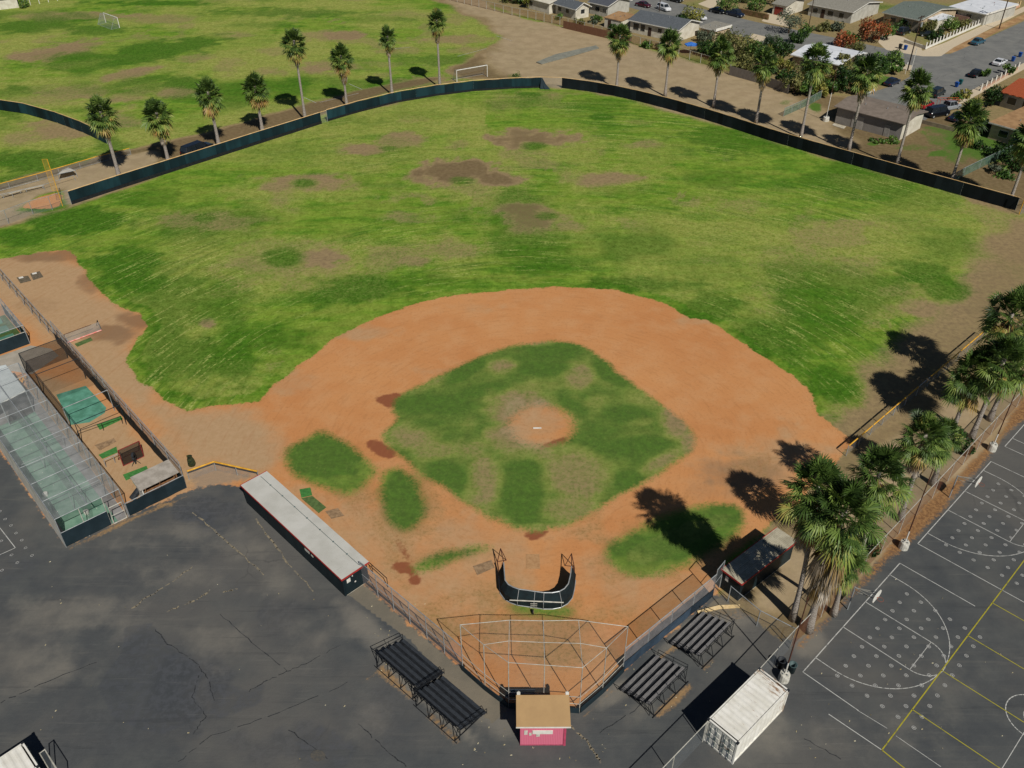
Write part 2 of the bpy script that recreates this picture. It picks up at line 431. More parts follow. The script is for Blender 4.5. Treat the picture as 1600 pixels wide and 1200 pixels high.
lush = np.maximum.reduce([
    np.clip((fbm(gx, gy, .05, 60, 4) - .54) * 4.0, 0, .7) * (clay < -1),
    blobs([(440, 403, 38, 16, 1), (835, 227, 24, 8, 1), (853, 338, 24, 8, 1), (722, 282, 26, 8, 1), (475, 286, 22, 8, 1), (320, 341, 26, 9, 1), (606, 232, 18, 5, .9), (940, 183, 22, 6, .9), (826, 148, 24, 5, .9), (655, 340, 20, 5, .5)], .2),
    blobs([(820, 770, 42, 52, .9), (875, 548, 42, 18, .9), (840, 585, 60, 22, .8), (960, 600, 36, 24, .8), (1000, 632, 40, 20, .7), (960, 660, 50, 16, .6), (700, 745, 36, 20, .9), (985, 748, 28, 18, .9), (728, 578, 34, 14, .9), (690, 630, 50, 16, .75), (760, 590, 60, 14, .6), (760, 640, 30, 14, .5), (640, 650, 24, 10, .8), (510, 712, 76, 44, 1), (632, 782, 44, 56, 1), (1040, 852, 90, 42, 1), (1130, 805, 40, 22, .8), (710, 866, 50, 9, .9),
           (200, 420, 70, 50, .9), (300, 470, 90, 40, .7), (270, 560, 50, 60, .8), (330, 560, 100, 50, .8), (400, 530, 90, 30, .7), (560, 455, 110, 22, .8), (650, 440, 90, 16, .6), (830, 415, 90, 18, .7), (1000, 445, 100, 14, .8), (1110, 480, 70, 24, .8), (1200, 530, 70, 34, .9), (1290, 600, 50, 30, .8), (1120, 420, 120, 24, .5), (100, 340, 90, 24, .9), (230, 310, 70, 20, .6), (30, 370, 60, 16, .8), (1430, 430, 60, 26, .9), (1480, 455, 40, 22, .9), (1330, 450, 70, 9, .7), (1150, 220, 150, 26, .7), (1330, 280, 120, 30, .7), (1450, 310, 90, 20, .6), (930, 165, 80, 12, .6), (980, 300, 60, 14, .5), (1120, 280, 60, 16, .6), (560, 190, 90, 14, .6), (650, 180, 70, 12, .5), (420, 235, 90, 16, .5),
           (230, 82, 110, 16, 1, -10), (130, 90, 60, 9, .9), (60, 40, 90, 12, .9), (150, 45, 70, 10, .8), (210, 128, 70, 6, .8, -12), (290, 128, 50, 12, .9), (30, 138, 26, 6, .9), (50, 250, 80, 18, .95), (20, 175, 30, 12, .8), (120, 172, 20, 5, .6), (170, 225, 30, 12, .8), (360, 160, 60, 16, .7), (440, 20, 120, 10, .8), (470, 130, 30, 9, .8), (560, 100, 60, 12, .5), (630, 95, 30, 14, .6), (330, 60, 40, 5, .6), (250, 5, 120, 6, .8), (420, 40, 60, 8, .6), (690, 92, 60, 10, .7), (805, 118, 14, 6, .9), (590, 30, 60, 6, .6)])])
INF = np.clip(sdf(isl_diamond, 1) / 1.0 + 1.6, 0, 1)
worn = blobs([(788, 572, 28, 13, .8), (905, 588, 22, 22, .8, 30), (834, 662, 78, 48, 1), (638, 684, 54, 22, .8), (680, 703, 44, 14, .6), (756, 752, 22, 40, .8), (735, 700, 38, 18, .55), (902, 742, 48, 38, .75), (884, 792, 44, 20, .6), (1060, 655, 28, 36, 1), (1078, 690, 18, 20, .9), (1030, 722, 36, 12, .75, -28), (985, 772, 64, 9, .8, -30),
              (842, 536, 38, 7, .75), (690, 592, 34, 8, .5, -25), (1003, 657, 20, 7, .4), (780, 812, 20, 8, .4), (836, 824, 50, 6, .5), (930, 628, 24, 8, .3), (608, 690, 16, 16, .6), (1010, 630, 12, 30, .2, -50)], .45)
keep = blobs([(868, 549, 34, 14, 1), (848, 576, 40, 11, .8), (956, 583, 28, 12, 1, 32), (724, 580, 34, 10, 1, -25), (672, 632, 56, 13, .9), (704, 745, 34, 18, 1, 30), (817, 764, 30, 50, 1), (983, 751, 22, 15, 1), (1000, 694, 54, 11, .8, -6), (985, 648, 36, 13, .6), (880, 628, 40, 10, .6, 24), (755, 610, 36, 10, .6, -12)], .35)
lush_inf = np.clip(.62 + (WOB2 + WOB) * .5 - worn * .9 + keep * .55, 0, 1)
lush = lush * (1 - INF) + lush_inf * INF
dry = np.maximum(dry * (1 - INF), INF * np.clip(1.1 - lush_inf * .9, 0, 1))
bare = np.maximum(bare * 1.35, np.clip((fbm(gx, gy, .11, 90, 4) - .57) * 5, 0, .55) * (dry > .25) * (clay < -2))
bare = bare * (1 - INF) + INF * np.clip(worn * .85 - keep * .8 + WOB2 * .35, 0, 1)
wet = np.maximum.reduce([poly_w(p, .5, 1.0, 1) for p in ([(580, 622), (600, 616), (634, 611), (618, 640), (600, 637)], [(813, 832), (860, 825), (854, 838), (836, 847), (822, 842)], [(572, 688), (590, 690), (622, 711), (604, 717), (582, 704)], [(833, 702), (884, 682), (878, 693), (850, 714)], [(628, 878), (648, 884), (655, 898), (664, 908), (650, 920), (634, 910), (640, 896), (622, 896), (610, 886), (614, 878)])] + [poly_w([(604, 828), (626, 836), (650, 872), (646, 884), (628, 880), (616, 850)], .8, .62, 1)])
stain = np.maximum.reduce([blobs([(545, 760, 60, 24, .7), (632, 795, 54, 56, .7), (1040, 850, 120, 58, .75), (710, 870, 70, 14, .5), (590, 790, 40, 50, .45), (850, 975, 150, 55, .75), (870, 1010, 90, 40, .8), (840, 948, 70, 14, .9), (700, 790, 40, 30, .35), (600, 800, 20, 60, .35), (625, 870, 26, 40, .6), (1180, 720, 50, 30, .5), (950, 1020, 30, 40, .5), (1200, 900, 40, 50, .8), (1240, 870, 60, 60, .8), (1180, 880, 60, 60, .6)])])
tan = np.maximum.reduce([blobs([(700, 900, 170, 90, .55), (1010, 905, 130, 70, .5), (560, 840, 80, 60, .6), (480, 790, 60, 40, .5), (845, 664, 60, 40, .6), (330, 690, 90, 60, .7), (1200, 720, 90, 50, .6), (860, 1020, 140, 60, .35), (740, 480, 60, 10, .35), (560, 520, 60, 14, .6), (450, 600, 40, 20, .5), (700, 580, 60, 8, .5), (1090, 500, 40, 10, .5)]), poly_w([(690, 0), (760, 30), (790, 66), (740, 100), (850, 136), (960, 149), (1040, 168), (1190, 215), (1330, 240), (1310, 190), (1240, 150), (1112, 104), (1000, 72), (850, 34), (720, -10)], 4, 1.0), poly_w([(-40, 310), (0, 298), (100, 270), (205, 240), (260, 232), (200, 293), (110, 322), (60, 338), (-40, 362)], 1.2, 1.0), poly_w([(-80, 720), (104, 872), (205, 822), (300, 790), (300, 770), (200, 800), (104, 846), (-60, 640)], 1, 1, 0),
                         poly_w([(-60, 380), (110, 392), (170, 470), (235, 510), (200, 570), (300, 650), (400, 640), (440, 690), (420, 740), (330, 740), (200, 640), (90, 545), (-20, 470)], 3, 1.0),
                         poly_w([(380, 730), (300, 775), (200, 812), (0, 640), (60, 560), (220, 680)], 2, .95),
                         poly_w([(1150, 960), (1300, 980), (1640, 620), (1640, 560), (1420, 660), (1300, 800), (1200, 890)], 2, 1)])
_red = poly_w([(20, 330), (60, 304), (100, 296), (102, 324), (70, 332)], 1, 1, 0); tan = tan * (1 - _red); bare = bare * (1 - _red)
darkdirt = np.maximum.reduce([blobs([(1170, 735, 70, 36, .6), (1120, 770, 50, 24, .4), (600, 770, 24, 40, .35), (690, 800, 30, 30, .3), (170, 520, 40, 16, .9), (90, 400, 60, 9, .8), (140, 440, 20, 20, .7), (205, 500, 26, 12, .9), (60, 475, 40, 16, .4), (890, 455, 60, 8, .2)])])
dust = np.maximum.reduce([poly_w([(540, 935), (700, 1075), (790, 1115), (830, 1120), (790, 1150), (720, 1110), (560, 985), (520, 940)], 1.5, .95, 0) * 1.1,
                          blobs([(630, 1065, 60, 9, 1, 42), (705, 1125, 60, 9, 1, 42), (300, 830, 70, 14, .6), (360, 850, 60, 30, .5), (420, 900, 40, 40, .5), (200, 850, 60, 12, .4), (120, 960, 130, 40, .55), (60, 1040, 90, 40, .55), (330, 1000, 60, 40, .5), (260, 900, 100, 24, .45), (560, 1130, 40, 60, .35), (660, 1070, 60, 20, .5, 40), (480, 990, 40, 60, .3), (960, 1085, 30, 12, .9, -40), (1060, 995, 60, 8, .7, -40), (1000, 1100, 40, 30, .35), (1150, 960, 40, 16, .8), (1130, 990, 60, 30, .4), (1200, 1150, 40, 60, .35), (1310, 870, 16, 60, .8, 42), (1240, 960, 26, 26, .9), (1260, 1000, 26, 26, .8), (1480, 770, 14, 60, .8, 42), (1590, 640, 14, 50, .8, 40), (1420, 830, 10, 40, .6, 42), (1450, 1130, 60, 40, .3), (1330, 1150, 90, 30, .3), (1480, 1060, 60, 30, .25)])])
needles = poly_w([(1236, 1012), (1296, 950), (1440, 795), (1520, 715), (1600, 625), (1700, 520), (1712, 532), (1606, 650), (1530, 735), (1452, 815), (1310, 965), (1250, 1020)], .8, 1, 0)
patch = np.maximum.reduce([blobs([(300, 1060, 70, 70, .9), (210, 1020, 40, 50, .6), (430, 960, 40, 30, .7), (470, 1160, 110, 40, .7), (150, 1140, 80, 40, .6), (330, 800, 60, 26, .9), (60, 1000, 60, 30, .5), (600, 1100, 60, 60, .6), (1350, 1010, 60, 40, .5), (1500, 1000, 40, 60, .5), (1280, 1100, 60, 50, .5)], .8)])
repair = np.maximum.reduce([poly_w([(195, 978), (236, 974), (258, 1003), (276, 1022), (308, 1034), (318, 1052), (306, 1090), (322, 1118), (255, 1150), (180, 1130), (150, 1075), (190, 1020)], .35, 1, 0), poly_w([(318, 1050), (345, 1062), (388, 1078), (420, 1060), (410, 1100), (330, 1130)], .35, .7, 0), poly_w([(250, 800), (300, 776), (352, 800), (400, 830), (385, 860), (300, 840)], 2.5, .7, 1), poly_w([(300, 880), (340, 850), (470, 1000), (560, 1090), (640, 1180), (560, 1200), (470, 1080), (380, 960)], 2.5, .5, 1), poly_w([(460, 1160), (500, 1130), (560, 1165), (540, 1200), (470, 1200)], .5, .8, 0), poly_w([(-10, 860), (110, 866), (0, 920)], 2, .6, 0)])
sand = np.maximum.reduce([poly_w(p, .5, 1, 0) for p in ([(596, 1038), (652, 1088), (642, 1098), (588, 1050)], [(668, 1106), (722, 1158), (712, 1164), (660, 1116)], [(1026, 1124), (1082, 1073), (1076, 1068), (1020, 1116)], [(1100, 1050), (1152, 1001), (1146, 996), (1094, 1043)], [(908, 1118), (962, 1070), (968, 1078), (912, 1126)], [(104, 858), (201, 810), (296, 770), (297, 776), (203, 815), (106, 861)])] + [blobs([(580, 1060, 26, 5, .7, -35), (250, 785, 6, 12, .8), (255, 790, 14, 4, .9), (1060, 1006, 60, 3, .8, -41), (1245, 965, 20, 20, .6), (1150, 960, 30, 8, .5)], .9)])
walk = np.maximum.reduce([poly_w([(567, 912), (723, 1045), (796, 1104), (770, 1128), (690, 1062), (640, 1000), (545, 930)], .3, 1, 0), poly_w([(1113, 934), (1128, 930), (1168, 962), (1120, 966), (1090, 956)], .5, .8, 0)])
green_weeds = np.maximum.reduce([blobs([(1545, 228, 100, 30, .75), (1420, 232, 50, 7, .6), (1480, 215, 40, 10, .6), (1540, 222, 70, 26, .9), (1500, 245, 40, 14, .6), (1275, 168, 14, 9, .9), (1365, 225, 16, 4, .9), (1398, 222, 10, 4, .8), (1465, 240, 16, 6, .9), (1430, 228, 20, 6, .5), (1500, 205, 60, 14, .7), (1225, 160, 14, 6, .6), (1390, 96, 30, 12, .5), (1460, 35, 30, 14, .3), (1380, 125, 16, 10, .9)])])
parkway = poly_w([(1458, 84), (1500, 66), (1610, 18), (1640, 16), (1600, 30), (1535, 62), (1490, 82)], .5, 1, 0)

me = bpy.data.meshes.new('terrain_source')
nx, ny = len(xs), len(ys)
relief = (fbm(gx, gy, .2, 80, 3) - .5) * .05 * (asph < -1) * (street < -1)
idx = np.arange(nx * ny).reshape(ny, nx)
quads = np.stack([idx[:-1, :-1], idx[:-1, 1:], idx[1:, 1:], idx[1:, :-1]], -1).reshape(-1, 4)
softe = np.clip(1 + np.maximum.reduce([sdf(p, 1) for p in (isl_a, isl_b, isl_strip, isl_r, isl_h)]) / 2.5, 0, 1)
softe = np.maximum(softe * .75, .45 * INF); softe = np.maximum(softe, np.clip(1.4 + sdf(mound, 2) / 2.5, 0, 1) * INF)
attrs = dict(softe=softe, clay=clay, asph=asph, street=street, conc=conc, bare=bare, dry=dry, lush=lush, wet=wet, stain=stain, tan=tan, darkdirt=darkdirt, dust=dust, repair=repair, sand=sand, walk=walk, needles=needles, patch=patch, weeds=green_weeds, parkway=parkway, padl=padl)


def terrain_material():
    k = NB('terrain'); A = k.attr; c = k.coord()
    sx = k.n('ShaderNodeSeparateXYZ'); k.l(c, sx.inputs[0])
    dx = k.math('SUBTRACT', sx.outputs[0], 2.6); dy = k.math('SUBTRACT', sx.outputs[1], 66.0)
    r = k.math('SQRT', k.math('ADD', k.math('MULTIPLY', dx, dx), k.math('MULTIPLY', dy, dy)))
    th = k.math('ARCTAN2', dy, dx)
    cb = k.n('ShaderNodeCombineXYZ'); k.l(k.math('MULTIPLY', r, 1.0), cb.inputs[0]); k.l(k.math('MULTIPLY', th, 5.0), cb.inputs[1])
    streak = k.noise(.75, 5, .6, cb.outputs[0])
    cb2 = k.n('ShaderNodeCombineXYZ'); k.l(k.math('MULTIPLY', r, 2.4), cb2.inputs[0]); k.l(k.math('MULTIPLY', th, 9.0), cb2.inputs[1])
    streak2 = k.noise(1.0, 3, .6, cb2.outputs[0])
    n0 = k.noise(.07, 5, .6); n1 = k.noise(.35, 6, .62); n2 = k.noise(1.6, 6, .65); n3 = k.noise(7, 4, .7)
    fine = k.noise(3.2, 8, .75)

    def soft(w, amt=.5, lo=.3, hi=.7, nn=n1):
        v = k.math('ADD', w, k.math('MULTIPLY', k.math('SUBTRACT', nn, .5), amt))
        return k.step(v, lo, hi)

    # grass
    mp_ = k.n('ShaderNodeMapping'); mp_.inputs['Scale'].default_value = (.10, .42, 1); mp_.inputs['Rotation'].default_value = (0, 0, R(8)); k.l(c, mp_.inputs[0])
    farst = k.noise(1.0, 6, .62, mp_.outputs[0])
    infield = k.math('MULTIPLY', k.step(r, 30, 38), k.step(r, 128, 112))
    stm = k.math('MULTIPLY', infield, k.step(k.noise(.035, 3, .5), .40, .62))
    lu = A('lush'); vlu = k.math('ADD', lu, k.math('MULTIPLY', k.math('SUBTRACT', fine, .5), .45))
    g = k.mix(k.step(n1, .35, .65), lin('#648828'), lin('#7f9f36'))
    g = k.mix(k.math('MULTIPLY', k.step(farst, .40, .66), .75), g, lin('#86963f'))
    g = k.mix(k.math('MULTIPLY', k.step(farst, .5, .34), .6), g, lin('#4b7a20'))
    g = k.mix(k.math('MULTIPLY', k.math('MULTIPLY', k.step(streak, .52, .36), stm), .7), g, lin('#44701f'))
    g = k.mix(k.math('MULTIPLY', k.math('MULTIPLY', k.step(streak2, .44, .30), stm), .55), g, lin('#3f6a1c'))
    g = k.mix(k.math('MULTIPLY', k.step(vlu, .28, .85), .92), g, k.mix(k.step(n2, .3, .7), lin('#376315'), lin('#4a781c')))
    hi = k.math('MULTIPLY', k.math('MULTIPLY', k.step(streak2, .53, .68), k.step(fine, .40, .60)), k.math('ADD', k.math('MULTIPLY', stm, .95), .12))
    g = k.mix(hi, g, lin('#acb468'))
    dryc = k.mix(k.step(n2, .35, .65), lin('#a0a354'), lin('#aba463'))
    dw = k.math('MULTIPLY', soft(A('dry'), .9, .2, 1.0, fine), k.math('SUBTRACT', 1.0, k.math('MULTIPLY', lu, .85)))
    g = k.mix(k.math('MULTIPLY', dw, .66), g, dryc)
    g = k.mix(k.math('MULTIPLY', k.step(fine, .50, .34), .6), g, k.mix(.6, g, lin('#2f4a16')))
    g = k.mix(k.math('MULTIPLY', k.step(n2, .52, .36), .35), g, k.mix(.5, g, lin('#3a5218')))
    tex_ = k.noise(.95, 10, .78)
    g = k.mix(1.0, g, k.mix(k.step(tex_, .36, .64), lin('#d8d8c8'), lin('#ffffff')), 'MULTIPLY')
    g = k.mix(k.math('MULTIPLY', k.step(k.math('ADD', k.math('MULTIPLY', n3, .5), k.math('MULTIPLY', fine, .5)), .54, .68), .3), g, lin('#a5a263'))
    g = k.mix(k.math('MULTIPLY', k.step(A('softe'), .1, .45), .40), g, lin('#5c6a3c'))
    # bare brown earth
    bc = k.mix(k.step(n2, .3, .7), lin('#806a54'), lin('#967f60'))
    bc = k.mix(k.math('MULTIPLY', k.step(fine, .56, .72), .6), bc, lin('#6b5743'))
    bc0_ = bc
    bc = k.mix(k.math('MULTIPLY', soft(A('tan'), .5, .2, .9), .75), bc, k.mix(k.step(n1, .35, .65), lin('#a08b73'), lin('#b09a81')))
    bc = k.mix(k.math('MULTIPLY', k.math('MULTIPLY', k.step(A('bare'), 1.15, 1.7), k.step(n2, .25, .6)), k.step(A('tan'), .5, .1)), bc, lin('#6b5543'))
    lw = k.math('MULTIPLY', A('bare'), k.math('SUBTRACT', 1.0, k.math('MULTIPLY', A('lush'), .7)))
    bw = soft(lw, 1.5, .15, 1.05, k.math('ADD', k.math('MULTIPLY', fine, .65), k.math('MULTIPLY', n2, .35)))
    g = k.mix(k.math('MULTIPLY', bw, .88), g, bc)
    g = k.mix(soft(A('weeds'), 1.0, .4, .8, fine), g, k.mix(n2, lin('#39581f'), lin('#5f7a33')))
    g = k.mix(soft(A('parkway'), .2), g, k.mix(k.step(n1, .4, .6), lin('#927250'), lin('#a98a64')))
    # orange clay
    cl = k.mix(k.step(n0, .35, .65), lin('#ba8050'), lin('#c18a59'))
    cl = k.mix(k.math('MULTIPLY', k.step(n1, .4, .7), .5), cl, lin('#c29468'))
    cl = k.mix(k.math('MULTIPLY', k.step(fine, .50, .70), .55), cl, lin('#9c6b44'))
    cl = k.mix(k.math('MULTIPLY', soft(A('tan'), .7, .1, .95), .88), cl, k.mix(k.step(n2, .35, .65), lin('#ad9271'), lin('#a68b69')))
    cl = k.mix(k.math('MULTIPLY', soft(A('darkdirt'), .6, .2, .9), .8), cl, lin('#7f634a'))
    cl = k.mix(k.math('MULTIPLY', soft(A('stain'), .7, .2, 1.0, n2), .75), cl, k.mix(k.step(fine, .45, .62), lin('#9b7c52'), lin('#7a6a3c')))
    cl = k.mix(soft(A('wet'), .9, .3, .75, n2), cl, lin('#875238'))
    sw_ = k.math('ADD', .15, k.math('MULTIPLY', A('softe'), .75))
    ns_ = k.math('ADD', k.math('MULTIPLY', k.math('SUBTRACT', n2, .5), 1.1), k.math('MULTIPLY', k.math('MULTIPLY', k.math('SUBTRACT', fine, .5), A('softe')), 2.6))
    cl = k.mix(k.math('MULTIPLY', k.step(streak2, .5, .7), .22), cl, lin('#96673f'))
    cl = k.mix(k.math('MULTIPLY', k.math('MULTIPLY', k.step(n3, .66, .72), k.step(n1, .5, .62)), .5), cl, lin('#7a553a'))
    cw = k.step(k.math('ADD', A('clay'), ns_), k.math('MULTIPLY', sw_, -1.0), sw_)
    edge = k.math('MULTIPLY', k.step(k.math('ABSOLUTE', k.math('ADD', A('clay'), -.1)), .5, .05), k.step(n3, .56, .66))
    o = k.mix(cw, g, cl)
    o = k.mix(k.math('MULTIPLY', edge, .75), o, lin('#5a4a2c'))
    o = k.mix(k.step(k.math('ADD', A('padl'), k.math('MULTIPLY', k.math('SUBTRACT', n2, .5), 2.0)), -.2, .8), o, k.mix(n2, lin('#a48a70'), lin('#8c7a66')))
    # asphalt
    a = k.mix(k.step(n1, .3, .7), lin('#474a4c'), lin('#545655'))
    a = k.mix(k.math('MULTIPLY', k.step(n0, .42, .62), .7), a, lin('#5f5d59'))
    a = k.mix(k.math('MULTIPLY', soft(A('patch'), 1.3, .2, 1.1), .6), a, k.mix(k.step(n2, .42, .58), lin('#393d43'), lin('#484b50')))
    a = k.mix(k.math('MULTIPLY', soft(A('dust'), 1.3, .1, 1.0, n1), .75), a, k.mix(n2, lin('#74716a'), lin('#807a6f')))
    a = k.mix(k.math('MULTIPLY', k.step(fine, .6, .8), .35), a, lin('#6e6d68'))
    a = k.mix(k.math('MULTIPLY', k.step(A('repair'), .3, .7), k.math('MULTIPLY_ADD', k.step(n2, .3, .7), .4, .25)), a, k.mix(k.step(n2, .38, .62), lin('#3c4044'), lin('#4a4d52')))
    mq = k.n('ShaderNodeMapping'); mq.inputs['Rotation'].default_value = (0, 0, R(-45)); mq.inputs['Scale'].default_value = (.05, .9, 1); k.l(c, mq.inputs[0])
    scr = k.noise(1.0, 7, .7, mq.outputs[0]); a = k.mix(k.math('MULTIPLY', k.step(scr, .55, .72), .35), a, lin('#6a6862')); a = k.mix(k.math('MULTIPLY', k.step(scr, .45, .30), .35), a, lin('#33363a'))
    a = k.mix(k.math('MULTIPLY', k.step(n3, .68, .76), .5), a, lin('#2c2e31'))
    mr = k.n('ShaderNodeMapping'); mr.inputs['Rotation'].default_value = (0, 0, R(42)); mr.inputs['Scale'].default_value = (.10, 2.6, 1); k.l(c, mr.inputs[0])
    sc2 = k.noise(1.0, 8, .75, mr.outputs[0]); a = k.mix(k.math('MULTIPLY', k.step(sc2, .58, .70), .4), a, lin('#77756f')); a = k.mix(k.math('MULTIPLY', k.step(sc2, .42, .30), .4), a, lin('#303336'))
    vor = k.n('ShaderNodeTexVoronoi', feature='DISTANCE_TO_EDGE'); vor.inputs['Scale'].default_value = .11
    wv = k.n('ShaderNodeMixRGB'); wv.inputs[0].default_value = .9
    nz = k.n('ShaderNodeTexNoise'); nz.inputs['Scale'].default_value = .4; nz.inputs['Detail'].default_value = 6; k.l(c, nz.inputs['Vector'])
    ad = k.n('ShaderNodeVectorMath', operation='MULTIPLY_ADD'); k.l(nz.outputs['Color'], ad.inputs[0]); ad.inputs[1].default_value = (3, 3, 0); k.l(c, ad.inputs[2])
    k.l(ad.outputs[0], vor.inputs['Vector'])
    crack = k.step(vor.outputs['Distance'], .008, .002)
    a = k.mix(k.math('MULTIPLY', k.math('MULTIPLY', crack, k.step(n0, .54, .66)), .25), a, lin('#303133'))
    a = k.mix(k.step(A('walk'), .4, .6), a, k.mix(k.step(n1, .3, .7), lin('#6b665b'), lin('#7a7264')))
    a = k.mix(k.step(k.math('ADD', A('sand'), k.math('MULTIPLY', k.math('SUBTRACT', fine, .5), 1.5)), .4, .9), a, k.mix(n2, lin('#856a48'), lin('#9a7f5e')))
    aw = k.step(k.math('ADD', A('asph'), k.math('MULTIPLY', k.math('SUBTRACT', n2, .5), 1.4)), -.15, .15)
    o = k.mix(aw, o, a)
    o = k.mix(k.math('MULTIPLY', aw, 0.0), o, a)
    rd = k.mix(k.step(n1, .3, .7), lin('#6c6d6b'), lin('#7a7a76'))
    o = k.mix(k.step(k.math('ADD', A('needles'), k.math('MULTIPLY', k.math('SUBTRACT', fine, .5), 1.6)), .35, .85), o, k.mix(k.step(fine, .4, .6), lin('#6f5138'), lin('#94724c')))
    o = k.mix(k.step(A('street'), -.05, .05), o, k.mix(k.math('MULTIPLY', crack, .5), rd, lin('#4c4c4b')))
    o = k.mix(k.step(A('conc'), -.05, .05), o, k.mix(n2, lin('#b7a88e'), lin('#c6b9a2')))
    k.color(o); k.b.inputs['Roughness'].default_value = .95; k.b.inputs['Specular IOR Level'].default_value = .08
    k.bump(fine, .08, .35)
    return k.m


MT = terrain_material()
qc = quads[:, 0]
cls = np.zeros(len(quads), int)                      # 0 grass
cls[(bare[qc] > .6)] = 1
cls[clay[qc] > 0] = 2
cls[asph[qc] > 0] = 3
cls[street[qc] > 0] = 4
cls[conc[qc] > 0] = 5
verts = np.stack([gx, gy, relief], 1)
for ci, nm in enumerate(('grass_field', 'bare_ground', 'infield_dirt', 'asphalt_lot', 'road', 'sidewalk')):
    q = quads[cls == ci]
    used, inv = np.unique(q, return_inverse=True); inv = inv.reshape(-1, 4)
    me = bpy.data.meshes.new(nm); me.vertices.add(len(used)); me.vertices.foreach_set('co', verts[used].ravel())
    me.loops.add(inv.size); me.loops.foreach_set('vertex_index', inv.ravel().astype(np.int32))
    me.polygons.add(len(inv)); me.polygons.foreach_set('loop_start', np.arange(0, inv.size, 4, dtype=np.int32))
    me.update(calc_edges=True)
    for an, av in attrs.items():
        at = me.attributes.new(an, 'FLOAT', 'POINT'); at.data.foreach_set('value', av[used].astype(np.float32))
    me.polygons.foreach_set('use_smooth', [True] * len(me.polygons))
    me.materials.append(MT); ob = bpy.data.objects.new(nm, me); COL.objects.link(ob); tag(ob, None, None, kind='structure')
g = MB(); g.quad((-2500, -2500, -.15), (2500, -2500, -.15), (2500, 2500, -.15), (-2500, 2500, -.15))
tag(g.build('ground', mat('far_earth', lin('#8a7a60'), lin('#6f7046'), .02, .95)), None, None, kind='structure')


# ------------------------------------------------------------------ painted court markings
def strip(mb, pts, wd, z=.006):
    for a, b in zip(pts[:-1], pts[1:]):
        a, b = V2(a, z), V2(b, z); d = (b - a).normalized(); s = Vector((-d.y, d.x, 0)) * wd / 2; e = d * wd * .3
        mb.quad(a - s - e, b - s + e, b + s + e, a + s - e)


def worn(name, c, under, sc=2.0, lo=.5, hi=.7):
    k = NB(name); n = k.noise(sc, 6, .7); f = k.step(n, lo, hi)
    k.color(k.mix(f, c, under)); return k.m


MWL = worn('worn_white_line', lin('#b9b9b4'), lin('#5c5e5f'), 2.2, .48, .74)
MYL = worn('worn_yellow_line', lin('#a39a2e'), lin('#66643c'), 2.2, .48, .74)
wl = MB(); yl = MB(); dots = MB()


def arc(c, r, a0, a1, n=36):
    return [Vector((c[0] + r * math.cos(a0 + (a1 - a0) * i / n), c[1] + r * math.sin(a0 + (a1 - a0) * i / n), 0)) for i in range(n + 1)]


base0, base1 = U(1254.5, 1050), U(1406, 880)
cu = (base1 - base0).normalized(); cv = Vector((cu.y, -cu.x, 0))       # along the baseline / into the court
Wc = (base1 - base0).length
courts = [base0, U(1434, 849.5), U(1434, 849.5) + (U(1434, 849.5) - base0)]


def cpt(o, a, b): return o + cu * a + cv * b


for ci, o in enumerate(courts):
    strip(wl, [cpt(o, 0, 0), cpt(o, Wc, 0)], .07)
    strip(wl, [cpt(o, 0, 0), cpt(o, 0, 4.6 if ci == 0 else 15)], .06)
    strip(wl, [cpt(o, Wc, 0), cpt(o, Wc, 6.5 if ci == 0 else 15)], .06)
    m = Wc / 2
    rr = 6.05
    strip(wl, [cpt(o, m - rr, 0), cpt(o, m - rr, 1.3)], .06); strip(wl, [cpt(o, m + rr, 0), cpt(o, m + rr, 1.3)], .06)
    pa = [cpt(o, m - rr * math.cos(t), 1.3 + rr * math.sin(t)) for t in np.linspace(0, math.pi, 40)]
    strip(wl, pa, .06)
    for s in (-1, 1): strip(wl, [cpt(o, m + s * 1.83, 0), cpt(o, m + s * 1.83, 5.6)], .06)
    strip(wl, [cpt(o, m - 1.83, 5.6), cpt(o, m + 1.83, 5.6)], .045)
    strip(wl, [cpt(o, m - 1.83 * math.cos(t), 5.6 + 1.83 * math.sin(t)) for t in np.linspace(0, math.pi, 20)], .06)
    d0 = U(1417, 928) + (o - courts[0]); su_, sv_ = cu * -((U(1303, 1052) - U(1417, 928)).length / 9), cv * ((U(1530, 997) - U(1417, 928)).length / 5)
    if ci == 1: d0 = U(1560, 756)
    for i in range(10):
        for j in range(6):
            q = d0 + su_ * i + sv_ * j; ring = arc((q.x, q.y), .13, 0, 2 * math.pi, 14)
            strip(dots, ring, .06, .007); strip(dots, [q - sv_ * .03, q + sv_ * .03], .05, .008)
# the wide yellow game court across the basketball courts
y0 = U(1378, 1172); y1 = U(1600, 876); yu = (y1 - y0).normalized(); yv = Vector((yu.y, -yu.x, 0)); y1 = y0 + yu * 60
strip(yl, [y0, y1], .085, .012)
strip(yl, [y0, U(1440, 1222)], .085, .012)
for px in ((1423, 1107), (1472, 1048), (1512, 993), (1552, 943)):
    q = U(*px); q = y0 + yu * (q - y0).dot(yu); strip(yl, [q, q + yv * 16], .07, .012)
# centre rings of the crossing game
cc = U(1617, 1122)
strip(wl, arc((cc.x, cc.y), 1.95, 0, 2 * math.pi), .07, .009); strip(wl, arc((cc.x, cc.y), .75, 0, 2 * math.pi), .07, .009)
strip(wl, [U(1295, 1116), U(1378, 1172)], .06); strip(wl, [U(1340, 1110), U(1386, 1138)], .04, .009); strip(wl, [U(1400, 1150), U(1470, 1198)], .04, .009)
strip(wl, [U(1604, 1138), U(1560, 1210)], .05, .012)
